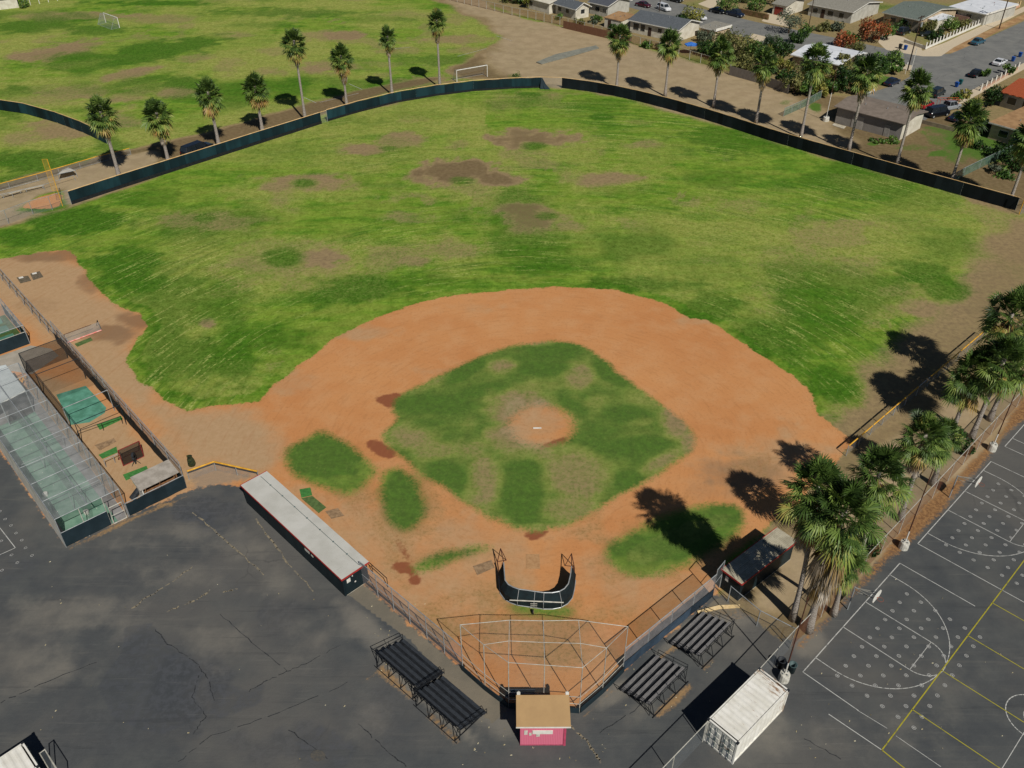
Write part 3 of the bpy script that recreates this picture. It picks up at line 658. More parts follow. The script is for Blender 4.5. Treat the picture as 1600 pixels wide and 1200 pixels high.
# far left playground markings
strip(wl, [U(0, 825), U(24, 856)], .06); strip(wl, [U(24, 856), U(-30, 880)], .06)
for q in ((8, 811), (17, 821), (25, 833), (34, 844), (2, 845), (18, 867), (40, 856), (50, 868), (27, 879), (3, 891), (0, 799)):
    p = U(*q); strip(dots, arc((p.x, p.y), .11, 0, 2 * math.pi, 12), .06, .007)
# faint lines and tar seams on the left lot
# tar seams and dusty scuffs on the left lot
sm = MB(); dm = MB(); sr = random.Random(5)


def jag(mb, pts, wd, zz):
    out_ = []
    for (x0_, y0_), (x1_, y1_) in zip(pts[:-1], pts[1:]):
        for i in range(9): out_.append(U(x0_ + (x1_ - x0_) * i / 9 + sr.uniform(-1.6, 1.6), y0_ + (y1_ - y0_) * i / 9 + sr.uniform(-1.2, 1.2)))
    for a_, b_ in zip(out_[:-1], out_[1:]):
        if sr.random() < .86: strip(mb, [a_, b_], wd * sr.uniform(.5, 1.4), zz)


for pts in ([(236, 976), (262, 1006), (306, 1034), (322, 1056), (340, 1104)], [(0, 1098), (70, 1066), (160, 1030)], [(312, 1056), (300, 1090), (322, 1118), (300, 1150)], [(388, 1080), (420, 1062), (470, 1040), (540, 1004)], [(452, 1140), (520, 1190)], [(280, 1190), (330, 1150), (420, 1120), (560, 1060)], [(345, 960), (400, 1010), (455, 1052)], [(560, 1130), (600, 1170), (640, 1200)], [(930, 1150), (990, 1110), (1040, 1060)], [(1250, 1150), (1320, 1190)]):
    jag(sm, pts, .06, .005)
for pts in ([(205, 950), (260, 915), (306, 882)], [(262, 955), (300, 940), (330, 922)], [(350, 925), (372, 920)], [(300, 800), (350, 842), (420, 905)], [(400, 810), (450, 880), (500, 935)], [(880, 1125), (920, 1160), (940, 1195)]):
    jag(dm, pts, .13, .006)
tag(sm.build('asphalt_seams', mat('tar_seam', lin('#2b2d30'), lin('#3a3c3e'), 3, .8)), None, None, kind='structure')
tag(dm.build('asphalt_scuffs', mat('dusty_scuff', lin('#8a7f68'), lin('#66625a'), 2.5, .95, lo=.4, hi=.6)), None, None, kind='structure')
# pitch lines far off
strip(wl, [U(500, 160), U(560, 146)], .10, .03); strip(wl, [U(545, 131), U(566, 140)], .1, .03); strip(wl, [U(470, 150), U(494, 161)], .1, .03); strip(wl, [U(715, 88), U(760, 76)], .1, .03); strip(wl, [U(775, 56), U(800, 64)], .1, .03); strip(wl, [U(610, 77), U(640, 74)], .1, .03)
tag(wl.build('court_markings', MWL), None, None, kind='structure')
tag(yl.build('yellow_court_markings', MYL), None, None, kind='structure')
tag(dots.build('painted_spots', worn('worn_white_spots', lin('#dcdcd8'), lin('#8f9090'), 3, .55, .8)), None, None, kind='structure')


# ------------------------------------------------------------------ fences
def along(pts, spacing):
    out = []
    for k, (a, b) in enumerate(zip(pts[:-1], pts[1:])):
        n = max(1, round((b - a).length / spacing))
        for i in range(n): out.append(a.lerp(b, i / n))
    return out + [pts[-1]]


def fence(name, label, pts, h, rail='galv', mesh='chain', screen=None, spacing=3.0, post_r=.04, rail_r=.035, mid=False, low=False, cat='fence', group=None, side=1, board=None, postm=None, sag=0, cap_gap=None):
    pts = [V2(p) for p in pts]; t = thing(name, label, cat, pts[0], group)
    pm = MB(); pm.tube((0, 0, 0), (0, 0, h + .03), post_r, 6); proto = None
    for q in along(pts, spacing):
        if proto is None:
            proto = pm.build('post', M[postm or rail if rail not in ('yellow', 'palecap') else (postm or 'galv')], t); o = proto
        else: o = proto.copy(); COL.objects.link(o); o.parent = t
        o.location = q - pts[0]
    # prototype was built in local space
    proto.data.transform(Matrix.Translation(OFF[t.name]))
    top = [q + Vector((0, 0, h)) for q in pts]
    rb = MB()
    if cap_gap:
        dd = along(top, cap_gap)
        for a, b in zip(dd[:-1], dd[1:]):
            if random.random() < .72: MB().tube(a.lerp(b, .04), a.lerp(b, .96), rail_r, 6).build('yellow_cap', M['yellow'], t)
        rb.path(top, .03, 5); rail = 'galv'
    else: rb.path(top, rail_r, 6)
    rb.build('top_rail', M[rail], t)
    if mid:
        b = MB(); b.path([q + Vector((0, 0, h * mid)) for q in pts], .025, 5); b.build('mid_rail', M['galv'], t)
    if low:
        b = MB(); b.path([q + Vector((0, 0, .12)) for q in pts], .025, 5); b.build('bottom_rail', M['galv'], t)
    if mesh:
        b = MB()
        for a, c in zip(pts[:-1], pts[1:]): b.quad(a + Vector((0, 0, .03)), c + Vector((0, 0, .03)), c + Vector((0, 0, h - .01)), a + Vector((0, 0, h - .01)))
        b.build('chain_link', M[mesh], t)
    if screen:
        lo, hi, sm = screen; b = MB(); dn = along(pts, 1.0); nn = len(dn)
        def offs(i):
            d = (dn[min(nn - 1, i + 1)] - dn[max(0, i - 1)]).normalized(); return Vector((d.y, -d.x, 0)) * .07 * side * (1 + .5 * math.sin(i * 2.1))
        for i, (a, c) in enumerate(zip(dn[:-1], dn[1:])):
            w0, w1 = offs(i), offs(i + 1)
            if i % 4 == 0: b.cur = random.choice((.0001, .2, .5, .8, .35))
            if i % 9 == 8: b.cur = .95
            z0a = hi * h - sag * abs(math.sin(i * .9)); z0b = hi * h - sag * abs(math.sin((i + 1) * .9))
            b.quad(a + w0 + Vector((0, 0, lo * h)), c + w1 + Vector((0, 0, lo * h)), c + w1 + Vector((0, 0, z0b)), a + w0 + Vector((0, 0, z0a)))
        b.build('windscreen', M[sm], t)
    if board:
        b = MB()
        for a, c in zip(pts[:-1], pts[1:]):
            d = (c - a).normalized(); s = Vector((d.y, -d.x, 0)) * .17 * side
            b.obox(a + s, c - a, s * .3, (0, 0, board))
        b.build('kick_board', M['black'], t)
    return t


HF = 2.15
lf = [U(*q) for q in ((112, 319), (200, 290), (300, 258), (400, 225.5), (502, 193))]
fence('outfield_fence', 'long straight left field fence with teal windscreen and pale yellow rail', lf, HF, 'palecap', None, (.06, .98, 'screen'), 3.4, rail_r=.06, side=1, board=.55)
gapa = [U(502, 193), U(512, 190)]
fence('outfield_fence', 'short bare gap of low fence between two teal windscreens in left field', gapa, HF, 'palecap', 'chain', None, 2, rail_r=.05)
cf = [U(*q) for q in ((512, 189), (560, 175), (620, 160), (680, 149.5), (740, 142), (800, 138), (845, 136.5))]
fence('outfield_fence', 'curved centre field fence with dark green windscreen, white soccer goal behind it', cf, HF, 'palecap', None, (.05, .98, 'screen'), 3.4, rail_r=.06, side=1, sag=.12, board=.4)
gapb = [U(845, 136.5), U(878, 137.5)]
gt = fence('outfield_gate', 'bare gate gap in centre field with windscreen fabric hanging loose', gapb, HF, 'palecap', 'chain', None, 3, cat='gate', rail_r=.05)
b = MB(); q = U(845, 136.5); e = U(853, 139)
b.quad(q + Vector((0, -.1, 2.0)), q + Vector((0.3, -.12, 2.0)), e + Vector((0.5, -.1, .05)), e + Vector((-1.2, -.15, .05)))
b.quad(q + Vector((.1, -.25, 1.5)), q + Vector((.6, -.3, 1.2)), e + Vector((.9, -.35, .05)), e + Vector((-.3, -.35, .05)))
b.build('loose_fabric', M['screen_dark'], gt)
rf = [U(*q) for q in ((878, 137.5), (920, 143), (960, 150), (1000, 159), (1050, 172), (1100, 186.5), (1150, 202.5), (1200, 219), (1260, 237), (1330, 257), (1400, 277), (1500, 305), (1586, 329))]
fence('outfield_fence', 'long right field fence with shade darkened windscreen under a pale rail', rf, HF, 'palecap', None, (.05, .98, 'screen_shaded'), 3.4, rail_r=.055, side=1)
fence('outfield_fence', 'short end of right field fence beside the yellow foul pole, without windscreen', [U(1586, 329), U(1594, 335), U(1640, 318)], HF, 'palecap', 'chain', None, 3)
of = [U(*q) for q in ((-40, 165), (0, 172), (40, 178), (90, 192), (130, 207), (168, 225))]
fence('outfield_fence', 'curved dark windscreen fence of the second ball field at upper left', of, HF, 'palecap', None, (.05, .98, 'screen'), 3.4, rail_r=.06, side=1)
fence('low_fence', 'low yellow topped chain link fence along the path at upper left', [U(-30, 307), U(60, 283), U(158, 254), U(205, 242)], 1.2, 'yellow', 'chain', None, 3.6, rail_r=.06, low=True)
fence('low_fence', 'grey pipe rail fence with concrete footed posts beside the upper left path', [U(-30, 320), U(70, 297), U(118, 282)], .9, 'galv', None, None, 4.2, rail_r=.04)
fence('chain_link_fence', 'chain link foul line fence with white posts at left edge of outfield grass', [U(-30, 362), U(14, 350), U(52, 335), U(82, 328), U(98, 322), U(112, 318)], 2.2, 'galv', 'chain', None, 3.2, mid=.0)


# foul poles
def foul_pole(px, h, label, wing):
    q = U(*px); t = thing('foul_pole', label, 'foul pole', q)
    b = MB(); b.tube(q, q + Vector((0, 0, h)), .055, 8); b.build('pole', M['yellow'], t)
    b = MB(); s = Vector(wing)
    b.path([q + Vector((0, 0, h)), q + s + Vector((0, 0, h)), q + s + Vector((0, 0, 2.6)), q + Vector((0, 0, 2.6))], .02, 5)
    b.build('wing_frame', M['yellow'], t)
    b = MB(); b.quad(q + Vector((0, 0, 2.6)), q + s + Vector((0, 0, 2.6)), q + s + Vector((0, 0, h)), q + Vector((0, 0, h)))
    b.build('wing_mesh', mat('yellow_mesh', lin('#c9a050'), lin('#b58c3c'), 2, .7, alpha=.22), t)


foul_pole((98, 322), 7.6, 'yellow foul pole with mesh wing at end of left field fence', (-.75, -.1, 0))
foul_pole((1592, 335), 4.0, 'yellow foul pole at end of right field fence', (.6, -.1, 0))

# fences round the backstop
fence('chain_link_fence', 'grey chain link fence from long dugout down to the backstop, left side', [U(567, 912), U(723, 1045)], 2.75, 'galv', 'chain_veil', None, 2.15, mid=.45, board=.3, side=-1)
fence('chain_link_fence', 'chain link fence from backstop up to shaded dugout with slate windscreen strip', [U(973, 1048), U(1113, 932)], 2.75, 'galv', 'chain_veil', (.02, .42, 'screen_slate'), 2.5, low=True, side=1)
fence('chain_link_fence', 'short chain link gate return between windscreen fence and shaded dugout', [U(1113, 932), U(1124, 918)], 3.3, 'galv', 'chain', None, 1.2, mid=.5)
fence('chain_link_fence', 'chain link fence from shaded dugout down to tall rusty pole', [U(1137, 940), U(1182, 978), U(1236, 1006)], 1.9, 'galv', 'chain', None, 3.4)
fence('court_fence', 'long pale railed chain link fence between palms and basketball courts', [V2(U(1243, 983, 2.4)), V2(U(1292, 934, 2.4)), V2(U(1442, 776, 2.4)), V2(U(1600, 608, 2.4)), V2(U(1720, 480, 2.4))], 2.4, 'palepipe', 'chain_brown', None, 3.2)
fence('court_fence', 'pale railed chain link fence running past white container to bottom edge', [V2(U(1000, 1237, 2.4)), V2(U(1104, 1129, 2.4)), V2(U(1187, 1045, 2.4)), V2(U(1243, 983, 2.4))], 2.4, 'palepipe', 'chain', None, 3.4)
yf = [U(1340, 700), U(1400, 647), U(1470, 588), U(1545, 527)]
fence('low_fence', 'low chain link fence with broken yellow cap along right field foul line', [V2(U(1326, 697, 1.3)), V2(U(1400, 634, 1.3)), V2(U(1470, 575, 1.3)), V2(U(1543, 513, 1.3))], 1.3, 'yellow', 'chain', None, 2.6, rail_r=.07, cap_gap=2.6)
fence('low_fence', 'low yellow capped fence between batting pen and long dugout', [V2(U(292, 737, 1.1)), V2(U(334, 722, 1.1)), V2(U(402, 737, 1.1))], 1.15, 'yellow', 'chain', None, 2.4, rail_r=.085)

# ------------------------------------------------------------------ backstop
bt = thing('backstop', 'pale pipe backstop cage with hood over home plate end', 'backstop', U(849, 1105))
OL, ML, FL, FR, MR, OR = U(723, 1045), U(758, 1076), U(795, 1104), U(905, 1112), U(941, 1081), U(973, 1048)
FC = FL.lerp(FR, .49); HB = 5.3
for q, hh in ((OL, HB), (ML, HB), (FL, HB), (FC, HB), (FR, HB), (MR, HB), (OR, HB)):
    MB().tube(q, q + Vector((0, 0, hh)), .036, 8).build('post', M['palepipe'], bt)
z = lambda q, h: q + Vector((0, 0, h))
wall = [OL, ML, FL, FC, FR, MR, OR]
for hh in (.95, 1.8, HB):
    MB().path([z(q, hh) for q in wall], .024, 6).build('rail', M['palepipe'], bt)
hood = [z(OL, HB), U(796, 969, HB + .25), U(849, 970, HB + .25), U(904, 969, HB + .25), z(OR, HB)]
MB().path(hood, .026, 6).build('hood_edge', M['palepipe'], bt)
midh = [z(ML, HB), z(FL, HB).lerp(hood[1], .5), z(FC, HB).lerp(hood[2], .5), z(FR, HB).lerp(hood[3], .5), z(MR, HB)]
MB().path(midh, .022, 6).build('hood_rail', M['palepipe'], bt)
for a, c in ((FL, hood[1]), (FC, hood[2]), (FR, hood[3])):
    MB().tube(z(a, HB), c, .026, 6).build('hood_beam', M['palepipe'], bt)
b = MB()
for a, c in zip(wall[:-1], wall[1:]): b.quad(a, c, z(c, HB), z(a, HB))
b.build('wall_net', M['backnet'], bt)
b = MB(); top = [z(q, HB) for q in wall]
b.quad(top[0], top[1], midh[1], hood[1]); b.quad(top[1], top[2], midh[1]); b.quad(midh[1], top[2], top[3], midh[2]); b.quad(midh[1], midh[2], hood[2], hood[1])
b.quad(midh[2], top[3], top[4], midh[3]); b.quad(midh[2], midh[3], hood[3], hood[2]); b.quad(top[4], top[5], midh[3]); b.quad(top[5], top[6], hood[3], midh[3])
b.build('hood_net', M['backnet'], bt)
b = MB()
for a, c in zip(wall[:-1], wall[1:]):
    d = (c - a).normalized(); s = Vector((d.y, -d.x, 0)) * .1
    b.obox(a + s, c - a, s * .5, (0, 0, .62))
b.build('kick_board', M['screen_dark'], bt)
# dark pad behind the plate
b = MB(); q = U(786, 1098); b.box((FL.x + .85, FL.y + .75, .55), (2.2, .12, .8), 0)
tag(b.build('backstop_pad', M['screen_slate']), 'slate grey padded board leaning inside the backstop behind pink booth', 'pad')

# ------------------------------------------------------------------ booth
bo = thing('ticket_booth', 'small pink booth with tan roof behind the backstop', 'booth', (2.1, 35.6, 0))
pinkm = NB('pink_siding'); wv = pinkm.n('ShaderNodeTexWave', bands_direction='X'); wv.inputs['Scale'].default_value = 2.6; wv.inputs['Distortion'].default_value = .2
pinkm.l(pinkm.coord(), wv.inputs['Vector'])
pk = pinkm.mix(pinkm.math('MULTIPLY', pinkm.step(wv.outputs['Fac'], .75, .98), .5), lin('#cf6f86'), lin('#a84a60'))
pk = pinkm.mix(pinkm.step(pinkm.noise(1.4, 5, .6), .70, .76), pk, lin('#dc9aa4')); pinkm.color(pk)
x0, x1, yb0, yb1 = .50, 3.72, 34.64, 36.45
hb = 2.58
w_ = MB(); w_.obox((x0, yb0, 0), (x1 - x0, 0, 0), (0, yb1 - yb0, 0), (0, 0, hb)); w_.build('wall', pinkm.m, bo)
r_ = MB(); r_.rings([[(x0 - .28, yb0 - .25, hb), (x1 + .28, yb0 - .25, hb), (x1 + .28, yb0 - .25, hb + .09), (x0 - .28, yb0 - .25, hb + .09)],
                     [(x0 - .28, yb1 + .3, hb + .22), (x1 + .28, yb1 + .3, hb + .22), (x1 + .28, yb1 + .3, hb + .31), (x0 - .28, yb1 + .3, hb + .31)]])
r_.build('roof', mat('tan_roofing', lin('#b39368'), lin('#a98a62'), .8, .9, lo=.3, hi=.7), bo)
e_ = MB(); e_.obox((x0 - .3, yb0 - .29, hb - .02), (x1 - x0 + .6, 0, 0), (0, .035, 0), (0, 0, .12)); e_.build('fascia', M['white'], bo)
s_ = MB(); s_.obox((1.36, yb0 - .045, 1.45), (1.42, 0, 0), (0, .04, 0), (0, 0, .42)); s_.build('blank_sign', M['white'], bo)
for (sx, sz, sw, sh) in ((.78, 1.35, .24, .5), (1.12, 1.25, .18, .3), (1.62, 1.1, .26, .3)):
    p_ = MB(); p_.obox((sx, yb0 - .03, sz), (sw, 0, .03), (0, .025, 0), (0, 0, sh)); p_.build('notice', M['whitewash'], bo)
c_ = MB(); c_.obox((x1 - .16, yb0 - .06, 0), (.16, 0, 0), (0, .055, 0), (0, 0, hb - .03)); c_.build('corner_board', mat('deep_pink', lin('#b94a66'), lin('#a5405a'), 3), bo)
d_ = MB(); d_.obox((x0 - .04, yb0 + .5, .05), (.04, 0, 0), (0, .85, 0), (0, 0, 1.95)); d_.build('door', mat('booth_door', lin('#8a3a4c'), lin('#7a3142'), 3), bo)
for sx in (x0 - .2, x1 + .05):
    f_ = MB(); f_.box((sx + .1, yb1 + .42, hb + .26), (.24, .2, .2)); f_.tube((sx + .1, yb1 + .4, hb + .26), (sx + .1, yb1 + .62, hb + .2), .09, 8); f_.build('floodlight', M['white'], bo)
b_ = MB(); b_.obox((x0 - .02, yb0 - .03, 0), (x1 - x0 + .04, 0, 0), (0, .028, 0), (0, 0, .1)); b_.build('skirting', mat('rose_trim', lin('#a9556a'), lin('#93475b'), 4), bo)


# ------------------------------------------------------------------ dugouts
def dugout(A, Bq, C, Dq, h, label, roofm, posts_side):
    """A far-left, B near-left, C near-right, D far-right roof corners; open side is D-A"""
    A, Bq, C, Dq = [V2(p) for p in (A, Bq, C, Dq)]
    t = thing('dugout', label, 'dugout', Bq)
    u = (C - Bq).normalized(); v = (A - Bq); v = (v - u * v.dot(u)).normalized(); L = (C - Bq).length; D = (A - Bq).dot(v)
    o = Bq
    def p(a, c, z): return o + u * a + v * c + Vector((0, 0, z))
    ov = .12
    m = MB(); m.obox(p(ov, ov, 0), u * (L - 2 * ov), v * .14, (0, 0, h - .02)); m.build('back_wall', M['greenwall'], t)
    for a in (ov, L - ov - .14):
        m = MB(); m.obox(p(a, ov + .15, 0), u * .14, v * (D - .45), (0, 0, h - .02)); m.build('end_wall', M['greenwall'], t)
    m = MB(); n = 14
    for i in range(n):
        m.obox(p(L * i / n + .006, 0, h), u * (L / n - .012), v * D, (0, 0, .07 + .006 * (i % 3)))
    m.build('roof', roofm, t)
    m = MB(); m.obox(p(.3, D * .7, h + .095), u * (L - .6), v * .035, (0, 0, .02))
    for i in range(1, 8): m.tube(p(L * i / 8, D * .7 - .05, h + .09), p(L * i / 8, D * .7 + .09, h + .12), .05, 5)
    m.build('roof_conduit', M['plastic_grey'], t)
    m = MB(); m.obox(p(-.03, -.045, h - .06), u * (L + .06), v * .04, (0, 0, .16)); m.obox(p(L + .004, -.004, h - .06), u * .04, v * (D), (0, 0, .16)); m.obox(p(-.045, 0, h - .06), u * .04, v * D, (0, 0, .16)); m.build('trim', M['red'], t)
    for i in range(6):
        m = MB(); m.tube(p(.3 + (L - .6) * i / 5, D - .2, 0), p(.3 + (L - .6) * i / 5, D - .2, h), .05, 6); m.build('post', M['galv'], t)
    m = MB(); m.obox(p(.4, .35, .42), u * (L - .8), v * .35, (0, 0, .05))
    for i in range(5): m.obox(p(.6 + (L - 1.3) * i / 4, .4, 0), u * .08, v * .25, (0, 0, .42))
    m.build('bench', M['wood_brown'], t)
    m = MB(); m.obox(p(.1, .3, .004), u * (L - .2), v * (D - .4), (0, 0, .03)); m.build('slab', M['concrete'], t)
    return t, p, L, D, h, u, v


roofw = mat('sun_bleached_roofing', lin('#bdbcb5'), lin('#aeada5'), .5, .9, lo=.3, hi=.7)
hD = 2.2
t, p, L, D, h, u, v = dugout(U(415, 735, hD), U(376, 759, hD), U(534, 907, hD), U(565, 885, hD), hD, 'long dark green dugout with bleached grey roof and red trim', roofw, 0)
m = MB(); m.path([p(.8, D + .45, 1.15), p(L - 4.8, D + .45, 1.15)], .03); m.path([p(.8, D + .45, .6), p(L - 4.8, D + .45, .6)], .02)
m = MB(); m.path([p(L * .45, D + .5, 1.15), p(L + 1.6, D + .5, 1.15), p(L + 1.6, D + .5, 0)], .035)
for i in range(6): m.tube(p(L * .45 + i * (L * .55 + 1.6) / 5, D + .5, 0), p(L * .45 + i * (L * .55 + 1.6) / 5, D + .5, 1.15), .03, 5)
tag(m.build('guard_rail', M['black']), 'black pipe guard rail on field side of the long dugout', 'rail')
for (a, zz, ww, hh) in ((.55, 1.35, .36, .42), (1.35, .9, .14, .12), (1.15, 1.75, .1, .1)):
    m = MB(); m.obox(p(L - .12 + .004, a * .9, zz), u * .02, v * ww, (0, 0, hh)); m.build('wall_decal', M['white'], t)
for (a, ww, hh) in ((L * .64, .5, .25), (L * .67, .22, .3), (L * .70, .3, .18)):
    m = MB(); m.obox(p(a, ov_ := .095, 1.35), u * ww, v * .02, (0, 0, hh)); m.build('wall_decal', M['whitewash'], t)
roofs = mat('grey_green_roofing', lin('#b0a994'), lin('#98917d'), 1.5, .9)
t2, p2, L2, D2, h2, u2, v2 = dugout(U(1198, 814, hD), U(1127, 890, hD), U(1159, 914, hD), U(1236, 842, hD), hD, 'dark dugout with tan roof under the shade of tall palms', roofs, 0)
m = MB(); m.obox(p2(L2 * .22, .10, 1.25), u2 * .3, v2 * .02, (0, 0, .55)); m.build('notice', M['white'], t2)


# ------------------------------------------------------------------ portable batting cage (turtle)
tc = thing('batting_turtle', 'horseshoe shaped dark padded batting screen on wheels at home plate', 'batting screen', U(831, 948))
rim = [(782, 868, 1.75), (787, 879, 1.7), (788, 893, 1.65), (789, 906, 1.65), (794, 913, 1.6), (801, 917, 1.6), (811, 920.5, 1.6), (822, 922, 1.6), (836, 924, 1.6), (850, 926, 1.6), (863, 926, 1.6), (874, 924, 1.6), (882, 919.5, 1.6), (888, 912, 1.65), (891, 900, 1.65), (893, 885, 1.7), (894, 876, 1.75)]
rim = [U(*q) for q in rim]; cx = sum(q.x for q in rim) / len(rim)
out = []
for i, q in enumerate(rim):
    a = rim[max(0, i - 1)]; c = rim[min(len(rim) - 1, i + 1)]; d = (c - a); d.z = 0; d.normalize(); n = Vector((d.y, -d.x, 0))
    out.append((q, n))
m = MB()
for (a, na), (c, nc) in zip(out[1:-2], out[2:-1]):
    a1, c1 = V2(a + na * .42, .75), V2(c + nc * .42, .75); a0, c0 = V2(a + na * .38, .08), V2(c + nc * .38, .08)
    m.quad(a, c, c1, a1); m.quad(a1, c1, c0, a0)
m.build('padding', mat('dark_green_pad', lin('#18262a'), lin('#11191d'), 1.3, .8), tc)
m = MB()
for (a, na), (c, nc) in zip(out[1:-2], out[2:-1]):
    m.quad(a - na * .03, c - nc * .03, V2(c + nc * .34, .1), V2(a + na * .34, .1))
m.build('inner_net', mat('teal_net', lin('#2a5a55'), lin('#1c3f3c'), 1, .8), tc)
MB().path([q for q, n in out[1:-1]], .05, 6).build('top_rail', M['galv'], tc)
MB().path([V2(q + n * .42, .06) for q, n in out[1:-1]], .04, 6).build('base_rail', M['galv'], tc)
for k in (6, 8, 9, 11):
    q, n = out[k]; mm = MB(); mm.path([q + n * .05, V2(q + n * .5, .75), V2(q + n * .46, .06)], .028, 5); mm.build('brace', M['galv'], tc)
q, n = out[6]; q2, n2 = out[11]
MB().tube(V2(q + n * .62, .95) - Vector((.6, 0, 0)), V2(q2 + n2 * .62, .9) + Vector((.1, 0, 0)), .055, 6).build('tow_bar', M['palepipe'], tc)
q, n = out[8]; mm = MB()
for zz in (.2, .45, .7): mm.tube(V2(q + n * .55, zz) - Vector((.28, 0, 0)), V2(q + n * .55, zz) + Vector((.28, 0, 0)), .025, 5)
mm.build('step', M['palepipe'], tc)
mm = MB(); cpt_ = V2(q + n * .95, .2); mm.tube(cpt_ - Vector((.06, 0, 0)), cpt_ + Vector((.06, 0, 0)), .2, 12); mm.build('wheel', M['tyre'], tc)
mm = MB(); mm.tube(cpt_ + Vector((-.075, 0, 0)), cpt_ + Vector((.075, 0, 0)), .11, 10); mm.build('wheel_hub', M['cream'], tc)
for s, k in ((1, 1), (-1, -2)):
    q, n = out[k]; e = out[0 if s == 1 else -1][0]
    mm = MB(); mm.path([q + n * .1, V2(q + n * .35, .06), V2(e + Vector((0, .9, 0)) + n * .3, .06), e + Vector((0, .9, -.1)), q], .04, 5)
    mm.path([V2(e + Vector((0, .9, 0)) + n * .3, .06), V2(e + Vector((0, .9, 0)) - n * .5, .06), e + Vector((0, .9, -.1))], .035, 5); mm.build('front_frame', M['rust'], tc)


def slab(name, label, cat, pts, th, m_, z0=.012, group=None, kind=None):
    b = MB(); b.prism([U(*q) for q in pts], z0, z0 + th); return tag(b.build(name, M[m_] if isinstance(m_, str) else m_), label, cat, group, kind)


slab('batting_mat', 'worn brown mat lying askew left of the batting screen', 'mat', [(739, 885), (768, 875), (773, 887), (746, 899)], .015, 'mat_brown')
slab('home_plate_mat', 'pale rectangular mat at home plate inside the batting screen', 'mat', [(822, 866), (843, 866), (844, 889), (822, 889)], .012, mat('pale_mat', lin('#b08a62'), lin('#a17b55'), 3, .95))
slab('turf_mat', 'bright green square turf mat by the long dugout', 'mat', [(468, 765), (485, 762), (488, 774), (471, 778)], .03, 'turf')
slab('turf_mat', 'dull green turf strip lying beside the bright square mat', 'mat', [(471, 779), (488, 775), (510, 793), (498, 802)], .02, 'turf_dull')
slab('dirt_mat', 'worn grey mat near field end of long dugout', 'mat', [(508, 799), (528, 794), (538, 806), (518, 811)], .01, 'mat_brown')
slab('pitching_rubber', 'white pitching rubber on top of the mound', 'pitching rubber', [(833, 668.5), (846, 668.5), (846, 670.2), (833, 670.2)], .04, 'white', .03)
for lab, pts in (('grey pitching mat at left dirt strip, nearer the edge', [(26, 434), (44, 431), (49, 439), (32, 443)]), ('grey pitching mat at left dirt strip, nearer the outfield grass', [(47, 428), (62, 424), (68, 433), (52, 438)])):
    slab('pitching_mat', lab, 'mat', pts, .03, mat('grey_mat', lin('#6f6354'), lin('#57503f'), 4))
for lab, pts in (('white plate on the mat nearer the left edge', [(29, 434), (36, 432.5), (37, 434.5), (30, 436)]), ('white plate on the mat nearer the grass', [(50, 427.5), (57, 426), (58, 428), (51, 429.5)])):
    slab('plate', lab, 'plate', pts, .03, 'white', .05)

# ------------------------------------------------------------------ bleachers


def bleacher(name, label, L, rows, plank, group):
    t = thing(name, label, 'bleachers', (0, 0, 0), group); dp = .58; zs = [.36 + .2 * i for i in range(rows)]
    for i in range(rows):
        m = MB(); m.box((0, i * dp, zs[i]), (L, .27, .045)); m.build('seat', M[plank], t)
        if i:
            m = MB(); m.box((0, i * dp - .30, zs[i] - .19), (L - .1, .24, .04)); m.build('footboard', M['black'], t)
    for k in range(4):
        x = -L / 2 + .25 + (L - .5) * k / 3; m = MB()
        m.tube((x, -.3, .04), (x, (rows - 1) * dp + .55, .04), .035, 5); m.tube((x, -.1, .1), (x, (rows - 1) * dp + .2, zs[-1] - .1), .03, 5)
        for i in range(rows): m.tube((x, i * dp, .04), (x, i * dp, zs[i] - .02), .025, 5)
        m.tube((x, (rows - 1) * dp + .55, .04), (x, (rows - 1) * dp + .2, zs[-1]), .03, 5)
        m.build('frame', M['black'], t)
    m = MB(); yb = (rows - 1) * dp + .3
    m.tube((-L / 2, yb, zs[-1] + .55), (L / 2, yb, zs[-1] + .55), .03, 5); m.tube((-L / 2, yb, zs[-1] + .2), (L / 2, yb, zs[-1] + .2), .025, 5)
    for k in range(5):
        x = -L / 2 + L * k / 4; m.tube((x, yb, .05 if k in (0, 4) else zs[-1] - .1), (x, yb, zs[-1] + .55), .025, 5)
    m.tube((-L / 2, yb + .3, .05), (L / 2, yb + .3, .05), .035, 5)
    m.build('back_rail', M['black'] if plank == 'wood_dark' else M['black'], t)
    for s in (-1, 1):
        x = s * (L / 2 + .06); m = MB()
        m.path([(x, -.1, .3), (x, -.1, .95), (x, yb, zs[-1] + .55)], .025, 5); m.path([(x, -.1, .6), (x, yb, zs[-1] + .2)], .02, 5)
        m.tube((x, yb * .5, zs[rows // 2] - .1), (x, yb * .5, zs[rows // 2] + .68), .02, 5); m.build('side_rail', M['black'], t)
    return t


M['edge_dust'] = mat('rusty_sand', lin('#8f7048'), lin('#6f5a40'), 3, .95)


def place_bleacher(t, c, ang): t.location = (c[0], c[1], 0); t.rotation_euler = (0, 0, ang)


uL = (FL - OL); aL = math.atan2(uL.y, uL.x)          # down the left fence
bl = bleacher('bleachers', 'dark weathered bleachers by left fence, farther from pink booth', 4.6, 5, 'wood_dark', 'bleachers around the backstop')
cL1 = U(668, 1020); place_bleacher(bl, (U(645, 1033).x + .75, U(645, 1033).y + .15), aL + math.pi)
b2 = dup(bl); b2['label'] = 'dark weathered bleachers by left fence, nearer to pink booth'; q = U(710, 1096); place_bleacher(b2, (q.x + .65, q.y + .3), aL + math.pi)
uR = (OR - FR); aR = math.atan2(uR.y, uR.x)
b3 = bleacher('bleachers', 'grey planked bleachers right of backstop, nearer to pink booth', 4.4, 5, 'wood_mid', 'bleachers around the backstop')
